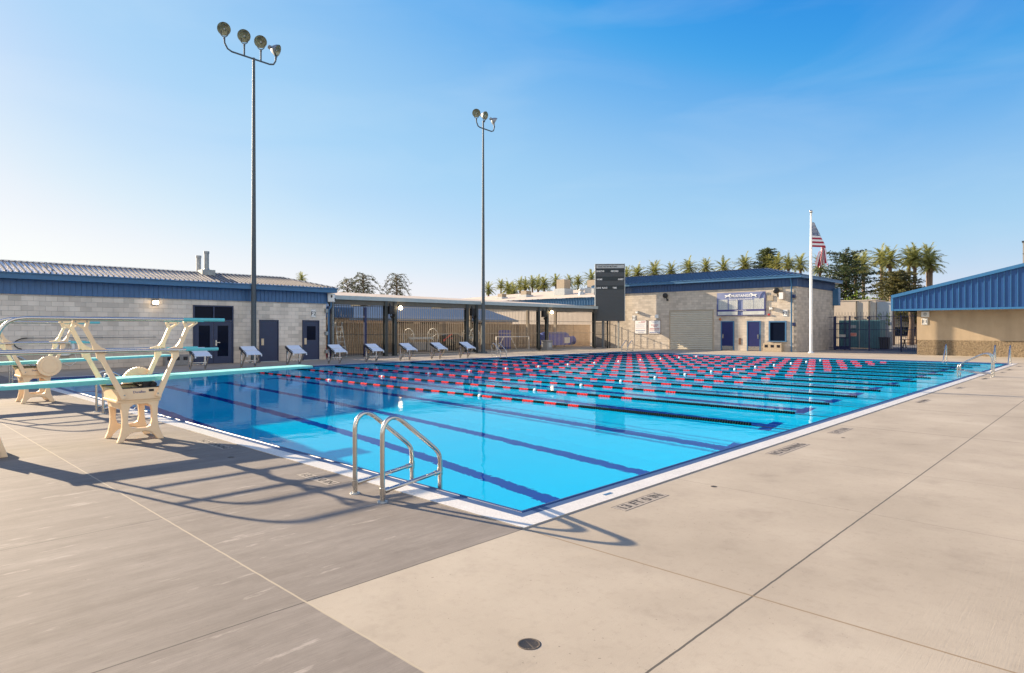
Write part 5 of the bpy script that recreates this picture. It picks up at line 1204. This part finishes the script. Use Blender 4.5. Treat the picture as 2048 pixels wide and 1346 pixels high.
mb = MB(); mb.bar((-29.4, 15.0, 0), (-29.7, 15.04, 2.0), 0.05, 0.03); mb.bar((-29.4, 15.26, 0), (-29.7, 15.2, 2.0), 0.05, 0.03); mb.build('ladder_rails', M['redt'], t, True)
mb = MB()
for k in range(1, 7): mb.box(-29.5 - k * 0.04, -29.42 - k * 0.04, 15.02, 15.24, k * 0.3, k * 0.3 + 0.03)
mb.build('rungs', M['white'], t, True)
t = thing('security_light', 'white double floodlight box under the eave at the corner of the grey building', 'security light', (LX, 14.75, 3.4))
mb = MB(); mb.bar((LX + 0.1, 14.62, 3.42), (LX + 0.34, 14.9, 3.42), 0.30, 0.46); mb.build('light_housing', M['white'], t, True, bevel=0.04)
mb = MB(); mb.lathe([(0.0, 0.03), (0.07, 0.02), (0.09, 0)], 12, 0, (LX + 0.36, 14.72, 3.50), (1, 0, 0)); mb.lathe([(0.0, 0.03), (0.07, 0.02), (0.09, 0)], 12, 0, (LX + 0.36, 14.86, 3.34), (1, 0, 0)); mb.build('light_eye', M['black'], t, True)
for y, lab in ((26.6, 'dark folded speaker hung between the middle pair of canopy posts'), (34.25, 'dark folded speaker hung between the canopy posts above the grey bin'), (19.65, 'dark folded speaker hung between the first pair of canopy posts')):
    t = thing('hung_speaker', lab, 'speaker', (KX, y, 2.9), group='dark speakers hung under the canopy')
    mb = MB(); mb.box(KX - 0.1, KX + 0.16, y - 0.16, y + 0.16, 2.62, 3.12); mb.lathe([(0.14, 0), (0.17, 0.10), (0.06, -0.05)], 14, 0, (KX + 0.16, y, 2.55), (1, 0, -0.5)); mb.build('speaker_box', M['black'], t, True)
    mb = MB(); mb.bar((KX, y, 3.12), (KX - 0.05, y, 3.3), 0.05, 0.05); mb.build('bracket', M['blackpaint'], t, True)

# ---------------------------------------------------------------- right hand fence and yard
fy = 50.6
fence('dark navy spiked picket fence between the tan building and the gable building', (-13.45, 50.9, 0), (-7.0, 49.6, 0), 0.10, 2.62, (0.16, 1.64, 2.62), 0.118, M['navy'], 0.010, posts=(0.07, 0.20, 0.48, 0.83), spike=0.38)
g = thing('fence_gate', 'navy steel gate with mesh panel and small grey sign in the spiked fence', 'gate', (-12.6, 50.7, 0))
ga, gb_ = Vector((-12.88, 50.72, 0)), Vector((-11.78, 50.5, 0)); gd = (gb_ - ga).normalized()
mb = MB()
for p in (ga, gb_): mb.box(p.x - 0.05, p.x + 0.05, p.y - 0.05, p.y + 0.05, 0.0, 2.70)
for z in (0.12, 0.98, 2.10): mb.bar(ga + zz * z, gb_ + zz * z, 0.05, 0.08)
mb.bar(ga + zz * 0.22, gb_ + zz * 0.22, 0.04, 0.22); mb.build('gate_frame', M['navy'], g, True)
mb = MB()
for k in range(1, 11):
    p = ga + (gb_ - ga) * k / 11; mb.bar(p + zz * 0.98, p + zz * 2.1, 0.012, 0.012)
    if k % 3 == 0: mb.bar(p + zz * 0.3, p + zz * 0.98, 0.014, 0.014)
for k in range(1, 9): mb.bar(ga + zz * (0.98 + k * 0.125), gb_ + zz * (0.98 + k * 0.125), 0.008, 0.008)
mb.build('mesh_panel', M['navy'], g, True)
mb = MB(); c0 = ga + gd * 0.3 + zz * 1.15 + Vector((0, -0.06, 0)); mb.bar(c0, c0 + gd * 0.52, 0.012, 0.20); mb.build('gate_sign', M['greylt'], g, True)
t = thing('exit_sign', 'small red and white EXIT sign hung on the spiked fence beside the gate', 'sign', (-11.45, 50.45, 1.2))
c0 = Vector((-11.70, 50.42, 1.25)); mb = MB(); mb.bar(c0, c0 + gd * 0.46, 0.012, 0.26); mb.build('sign_panel', mat('faded_pink_panel', (0.50, 0.28, 0.24), 0.6, 0, 0.1), t, True)
mb = MB(); mb.text('EXIT', 0.20, c0 + gd * 0.23 + Vector((0.0, -0.010, -0.01)), gd, (0, 0, 1), squeeze=0.9, bold=0.006); mb.build('lettering', M['redt'], t, True)
wb = thing('yard_building', 'plain beige building behind the spiked fence', 'building', (-13, 57, 0))
mb = MB(); mb.box(-26, -11.6, 57.0, 60, 0, 4.12); mb.box(-26, -11.55, 56.96, 60, 4.12, 4.2); mb.build('wall', M['beigewall'], wb, True)
mb = MB()
for x in (-13.1, -12.1): mb.tube([(x, 56.94, 0.3), (x, 56.94, 4.1)], 0.05, 6); mb.box(x - 0.12, x + 0.12, 56.85, 57.0, 2.55, 2.75)
mb.build('downpipe', M['bronze'], wb, True)
t = thing('yard_building', 'pale blue grey flat panel building with green plant pictures, beside the blue gable', 'building', (-11, 57.2, 0))
mb = MB(); mb.box(-11.55, -10.45, 57.2, 57.6, 0, 4.0); mb.build('wall', mat('pale_blue_panel', (0.38, 0.42, 0.46), 0.7, 0, 0.06, 2), t, True)
mb = MB(); rnd = random.Random(5)
for x in (-11.35, -10.75):
    for k in range(26):
        z = 1.9 + rnd.random() * 1.0; a = rnd.uniform(-.14, .14); mb.add([(x + a, 57.19, z), (x + a + rnd.uniform(-.1, .1), 57.19, z + 0.22), (x + a + 0.05, 57.19, z + 0.05)], [(0, 1, 2)])
mb.build('plant_picture', M['hedge'], t, True, fix=False)
t = thing('storage_container', 'teal ribbed metal container behind the spiked fence', 'container', (-12.2, 55.5, 0))
mb = MB(); mb.box(-13.9, -10.75, 55.0, 56.6, 0.08, 2.42)
x = -13.85
while x < -10.8: mb.box(x, x + 0.07, 54.965, 55.0, 0.15, 2.36); x += 0.15
mb.build('container_body', M['teal'], t, True)
mb = MB(); mb.box(-12.35, -12.28, 54.93, 55.0, 0.1, 2.4); mb.box(-13.0, -12.55, 54.95, 54.97, 1.75, 2.0); mb.build('door_bar', M['greylt'], t, True)
t = thing('trash_bin', 'black wheeled bin behind the spiked fence beside the teal container', 'bin', (-10.3, 54.6, 0))
mb = MB(); mb.prism([(-.28, 0.05), (.28, 0.05), (.34, 0.95), (-.34, 0.95)], lambda a, b, c: (-10.35 + a, 54.3 + c, b), 0.6); mb.box(-10.72, -9.98, 54.26, 54.95, 0.95, 1.02); mb.build('bin_body', M['blackpaint'], t, True, bevel=0.02)
def picnic(label, x, y):
    t = thing('picnic_table', label, 'picnic table', (x, y, 0), group='picnic tables in the yard')
    mb = MB(); mb.box(x - 0.9, x + 0.9, y - 0.38, y + 0.38, 0.72, 0.77); mb.build('table_top', M['wood'], t, True)
    for k in (-1, 1):
        mb = MB(); mb.box(x - 0.9, x + 0.9, y + k * 0.75 - 0.14, y + k * 0.75 + 0.14, 0.43, 0.47); mb.build('bench_seat', M['wood'], t, True)
    for a in (-0.6, 0.6):
        mb = MB(); mb.bar((x + a, y - 0.7, 0), (x + a, y + 0.2, 0.72), 0.06, 0.06); mb.bar((x + a, y + 0.7, 0), (x + a, y - 0.2, 0.72), 0.06, 0.06); mb.bar((x + a, y - 0.8, 0.42), (x + a, y + 0.8, 0.42), 0.05, 0.05); mb.build('table_frame', M['blackpaint'], t, True)
picnic('dark picnic table left of the fence post by the gable building', -9.6, 60.5); picnic('dark picnic table right of the fence post by the gable building', -7.6, 61.0)
t = thing('yard_building', 'distant beige classroom with a dark window band across the yard', 'building', (-8, 80, 0))
mb = MB(); mb.box(-20, 6, 78, 90, 0, 3.2); mb.build('wall', M['beigewall'], t, True)
mb = MB(); mb.box(-20, 6, 77.95, 78, 0.9, 1.9); mb.build('window_band', M['glass'], t, True)
mb = MB(); mb.box(-20.5, 6.5, 77.2, 90.5, 3.2, 3.5); mb.build('roof', M['bronze'], t, True)

# ---------------------------------------------------------------- trees
def frond(mb, o, az, el, L, droop, rnd, mi=0, leaf=0.5):
    d = Vector((math.cos(az) * math.cos(el), math.sin(az) * math.cos(el), math.sin(el))); p = Vector(o); n = 9; pts = [p.copy()]
    for i in range(n):
        d = (d + Vector((0, 0, -droop * (i + 1) / n))).normalized(); p = p + d * L / n; pts.append(p.copy())
    for i in range(1, n + 1):
        a, b = pts[i - 1], pts[i]; dd = (b - a).normalized(); sd = dd.cross(Vector((0, 0, 1)))
        sd = sd.normalized() if sd.length > 1e-3 else Vector((1, 0, 0))
        un = sd.cross(dd)
        ll = leaf * (0.45 + 0.9 * math.sin(math.pi * (0.12 + 0.80 * i / n)))
        for k in (0.0, 0.5):
            q = a + (b - a) * k
            for sg in (1, -1):
                tip = q + sd * sg * ll * rnd.uniform(0.45, 0.68) + dd * ll * rnd.uniform(0.65, 0.9) + un * ll * rnd.uniform(-.30, .12)
                w = dd * 0.085 + un * rnd.uniform(-.02, .02)
                mb.add([q - w, q + w, tip], [(0, 1, 2)], mi)
        mb.add([a - sd * 0.02, a + sd * 0.02, b + sd * 0.015, b - sd * 0.015], [(0, 1, 2, 3)], mi)
def palm_meshes(seed, H, Rr, nf=46):
    rnd = random.Random(seed)
    t = thing('palm_tree', '', 'palm tree', (0, 0, 0))
    mb = MB(); lean = rnd.uniform(-.02, .02)
    pts = [(lean * H * k * k, 0, H * k) for k in [i / 8 for i in range(9)]]
    rad = [0.34, 0.29, 0.27, 0.26, 0.25, 0.25, 0.25, 0.27, 0.33]
    mb.tube(pts, rad, 10); mb.build('trunk', M['bark'], t)
    top = Vector(pts[-1]) + Vector((0, 0, 0.1))
    mb = MB()
    for i in range(nf):
        f = i / nf; el = R(80) - f ** 0.75 * R(118) + rnd.uniform(-.12, .12)
        frond(mb, top + Vector((0, 0, 0.25 * (1 - f))), i * 2.399 + rnd.uniform(-.2, .2), el, Rr * rnd.uniform(0.80, 1.10), 0.07 + 0.12 * (1 - f) + rnd.uniform(0, .07), rnd, 0, Rr * 0.24)
    cr_ = mb.build('crown', M['palmleaf'], t, fix=False)
    mb = MB()
    for i in range(16): frond(mb, top - Vector((0, 0, 0.1)), i * 2.399, R(-48) + rnd.uniform(-.3, .2), Rr * rnd.uniform(0.30, 0.5), 0.3, rnd, 0, Rr * 0.2)
    mb.build('dry_skirt', M['skirt'], t, fix=False)
    return t
protos = [palm_meshes(11, 12, 2.6, 40), palm_meshes(12, 12, 2.6, 34), palm_meshes(13, 12, 2.6, 46)]
used = [False] * 3
def palm(u, v, d, label, k, sc_=1.0, group='palms in the row beyond the roofs'):
    x, y, z = at(u, v, d)
    o = protos[k]
    if used[k]: o = copy_tree(protos[k])
    used[k] = True
    zc = z - 0.2 * sc_
    o.location = (x, y, 0); o.rotation_euler = (0, 0, random.uniform(0, 6.28))
    o.scale = (sc_, sc_, zc / 12.0)
    # keep the crown's own proportions: scale z only for the trunk
    for ch in kids(o):
        if not ch.name.startswith('trunk'):
            kz = sc_ / (zc / 12.0); ch.scale = (1, 1, kz); ch.location = (0, 0, 12.1 * (1 - kz))
    o['label'] = label; o['group'] = group
rowL = [(977, 579, 'palm just right of the slim three lamp light pole'), (1002, 570, 'tall palm second to the right of the slim light pole'), (1016, 577, 'palm behind the small tan rooftop unit, shorter than its left neighbour'), (1027, 583, 'shortest palm in the row left of the big rooftop unit, little crown showing'),
        (1040, 571, 'palm above the low tan rooftop unit, left of a close pair'), (1051, 571, 'palm above the low tan rooftop unit, right of a close pair'), (1065, 566, 'palm standing midway between the low rooftop unit and the bushes'), (1076, 569, 'palm with crown touching its right neighbour, left of the roof bushes'), (1089, 568, 'palm right above the low roof bushes'),
        (1112, 564, 'palm directly behind the large tan rooftop air conditioner'), (1139, 564, 'palm with bush below, just right of the large rooftop unit'), (1157, 562, 'broad palm with bush below, above the squat roof vent'), (1183, 559, 'palm touching the left edge of the scoreboard')]
for i, (u, v, lab) in enumerate(rowL): palm(u, v, 150 + (i * 37 % 20), lab, i % 3, (0.80, 1.0, 0.86, 0.74, 0.94)[i * 3 % 5])
rowR = [(1253, 553, 'palm touching the right edge of the scoreboard'), (1276, 548, 'broad palm over the left end of the dark blue roof'), (1309, 545, 'small palm crown over the dark blue roof, third from the scoreboard'), (1342, 541, 'palm crown over the dark blue roof above the notice boards'), (1378, 537, 'palm crown over the dark blue roof above the garage door, left one'), (1412, 536, 'wide palm crown over the dark blue roof above the garage door, right one'), (1447, 536, 'small palm crown over the dark blue roof above the banner'), (1491, 531, 'palm crown over the dark blue roof just left of the round topped conifer'),
        (1538, 528, 'palm in front of the round topped conifer'), (1556, 527, 'palm just right of the round topped conifer'), (1577, 529, 'palm over the roof ridge, second left of the flagpole'), (1601, 529, 'palm over the roof ridge, first left of the flagpole'), (1640, 533, 'palm behind the flag, right of the flagpole')]
for i, (u, v, lab) in enumerate(rowR): palm(u, v, 125 + (i * 29 % 16), lab, (i + 1) % 3, (0.84, 1.08, 0.92, 1.0, 0.80)[i * 3 % 5])
big = [(1711, 530, 'tall palm in front of the dark cedar, left of a pair'), (1727, 531, 'tall palm in front of the dark cedar, right of a pair'), (1764, 516, 'tall palm with wide crown, first of the group right of the cedar'), (1780, 520, 'tall palm leaning against its wide crowned left neighbour'), (1818, 516, 'tall palm above the brown pine, left of two close trunks'), (1829, 518, 'tall palm above the brown pine, right of two close trunks'), (1855, 513, 'tallest palm, rising above the blue gable'), (1862, 528, 'lower palm tucked behind the tallest palm above the blue gable')]
for i, (u, v, lab) in enumerate(big): palm(u, v, 100 + (i * 13 % 9), lab, i % 3, 0.92 + 0.05 * (i % 2), 'tall palms right of the flagpole')
palm(603, 558, 130, 'single small palm crown showing over the hip end of the grey building roof', 1, 0.6)

def leaf_tris(mb, c, r, n, size, rnd, flat=0.6, mi=0):
    for _ in range(n):
        p = Vector(c) + Vector((rnd.gauss(0, r), rnd.gauss(0, r), rnd.gauss(0, r * flat)))
        a = Vector((rnd.uniform(-1, 1), rnd.uniform(-1, 1), rnd.uniform(-.7, .7))).normalized() * size * rnd.uniform(0.6, 1.3)
        b = a.cross(Vector((rnd.uniform(-1, 1), rnd.uniform(-1, 1), rnd.uniform(-1, 1)))).normalized() * size * rnd.uniform(0.25, 0.5)
        mb.add([p - a * 0.5 - b * .5, p - a * .5 + b * .5, p + a * 0.5], [(0, 1, 2)], mi)
def conifer(label, u, vtop, vbase_visible, d, width, m, seed, layers, droop, dens, size, name='conifer_tree', shape=lambda f: 1 - f, group=None, z0=0.0, rise=0.22):
    rnd = random.Random(seed); x, y, ztop = at(u, vtop, d)
    t = thing(name, label, 'tree', (x, y, 0), group=group)
    mb = MB(); mb.tube([(x, y, 0), (x + 0.1, y, ztop * 0.5), (x, y, ztop * 0.97)], [ztop * 0.028, ztop * 0.018, 0.04], 8); tr = mb.build('trunk', M['bark'], t, True)
    lm, bm_ = MB(), MB()
    for i in range(layers):
        f = i / (layers - 1); zb = z0 + (ztop - z0) * (0.04 + 0.96 * f); Rb = max(0.25, width / 2 * shape(f)) * rnd.uniform(0.7, 1.12)
        az = i * 2.399 + rnd.uniform(-.4, .4)
        d3 = Vector((math.cos(az), math.sin(az), 0)); n = max(3, int(Rb / (size * 1.1)))
        p = Vector((x, y, zb)); pts = [p.copy()]
        for k in range(n):
            q = (k + 1) / n
            p = Vector((x, y, zb)) + d3 * Rb * q + Vector((0, 0, Rb * (rise * q - droop * q * q)))
            pts.append(p.copy())
            leaf_tris(lm, p, size * (0.55 + 0.5 * (1 - q)), dens, size, rnd, 0.38)
        if len(pts) > 1: bm_.tube(pts, [0.05 * (1 - i_ / len(pts)) + 0.015 for i_ in range(len(pts))], 5)
    lm.build('crown', m, t, True, fix=False); bm_.build('limbs', M['bark'], tr, True)
dd_ = lambda f: 0.50 + 0.5 * math.sin(math.pi * (0.15 + 0.62 * f))
conifer('sparse drooping deodar cedar behind the canopy, tallest of the left pair', 727, 553, 590, 95, 5.2, M['cedar'], 21, 32, 1.35, 11, 0.28, 'cedar_tree', dd_, z0=5.4, rise=1.0)
conifer('sparse drooping deodar cedar behind the canopy, lower shoulder of the left pair', 694, 562, 590, 96, 4.6, M['cedar'], 27, 20, 1.35, 11, 0.28, 'cedar_tree', dd_, z0=5.6, rise=1.0)
conifer('sparse drooping deodar cedar behind the canopy, separate right one', 793, 551, 590, 95, 4.4, M['cedar'], 22, 34, 1.5, 10, 0.27, 'cedar_tree', dd_, z0=5.2, rise=1.0)
conifer('round topped dark conifer behind the ridge of the dark blue roof', 1534, 498, 530, 135, 5.4, M['bushleaf'], 23, 130, 0.15, 20, 0.36, 'conifer_tree', lambda f: 0.45 + 0.75 * math.sin(math.pi * (0.12 + 0.86 * f)), z0=8)
conifer('big dark flat topped cedar behind the flag', 1690, 507, 600, 92, 9.4, M['darkleaf'], 24, 100, 0.06, 17, 0.36, 'cedar_tree', lambda f: 1.0 - 0.35 * f - 0.25 * math.sin(f * 9), z0=2.5)
conifer('bushy brown green pine left of the blue gable', 1795, 546, 600, 76, 5.0, M['pine'], 25, 130, 0.05, 22, 0.29, 'pine_tree', lambda f: 0.55 + 0.55 * math.sin(math.pi * (0.05 + 0.88 * f)), z0=1.8)
conifer('dark pine in the yard behind the spiked fence, right of the teal container', 1832, 606, 660, 70, 3.6, M['pine'], 26, 70, 0.1, 20, 0.26, 'pine_tree', lambda f: 0.6 + 0.4 * math.sin(math.pi * f), z0=2.2)
def bush(label, u0_, u1_, vtop, d, m, seed, n, size, name='bush'):
    rnd = random.Random(seed); x0, y0, z0 = at(u0_, vtop, d); x1, y1, z1 = at(u1_, vtop, d)
    t = thing(name, label, 'bush', ((x0 + x1) / 2, (y0 + y1) / 2, 0)); w = math.hypot(x1 - x0, y1 - y0)
    mb = MB(); st_ = MB()
    for i in range(n):
        f = rnd.random(); h = z0 * (0.80 + 0.20 * math.sin(math.pi * f)) * rnd.uniform(0.86, 1.02)
        c = Vector((x0 + (x1 - x0) * f + rnd.uniform(-.5, .5), y0 + (y1 - y0) * f + rnd.uniform(-.5, .5), rnd.uniform(max(h * 0.45, h - 3.0), h)))
        leaf_tris(mb, c, size * 1.5, 22, size, rnd, 0.8)
    mx_, my_ = (x0 + x1) / 2, (y0 + y1) / 2
    for k in range(5): st_.tube([(mx_, my_, 0), (x0 + (x1 - x0) * (k + 0.5) / 5, y0 + (y1 - y0) * (k + 0.5) / 5, z0 * 0.8)], [0.12, 0.03], 6)
    mb.build('foliage', m, t, True, fix=False); st_.build('stems', M['bark'], t, True)
bush('bright yellow green hedge showing over the beige yard building', 1692, 1752, 588, 72, M['hedge'], 31, 90, 0.24, 'hedge')
bush('dark bush mass under the palms right of the large rooftop unit', 1128, 1172, 572, 120, M['bushleaf'], 32, 110, 0.36)
bush('low dark bush on the skyline left of the large rooftop unit', 1086, 1106, 581, 120, M['bushleaf'], 33, 45, 0.34)
bush('low green bush behind the left end of the canopy roof', 655, 682, 586, 75, M['bushleaf'], 34, 40, 0.26)
bush('dark bush behind the spiked fence by the picnic tables', 1800, 1830, 640, 72, M['darkleaf'], 35, 50, 0.26)
for i, (u, lab) in enumerate(((1783, 'bare grey tree trunk behind the spiked fence, left of the picnic tables'), (1821, 'bare pale tree trunk behind the spiked fence, by the right picnic table'))):
    x, y, z = at(u, 690, 66); t = thing('tree', lab, 'tree', (x, y, 0))
    mb = MB(); mb.tube([(x, y, 0), (x + 0.1, y, 2.2), (x - 0.05, y, 5.0)], [0.32, 0.24, 0.18], 9); mb.build('trunk', M['bark'], t, True)
    rnd = random.Random(40 + i); mb = MB()
    for k in range(60): leaf_tris(mb, (x + rnd.gauss(0, 1.2), y + rnd.gauss(0, 1.2), 4.2 + rnd.gauss(0, .5)), 0.3, 14, 0.24, rnd, 0.8)
    mb.build('crown', M['pine'], t, True, fix=False)
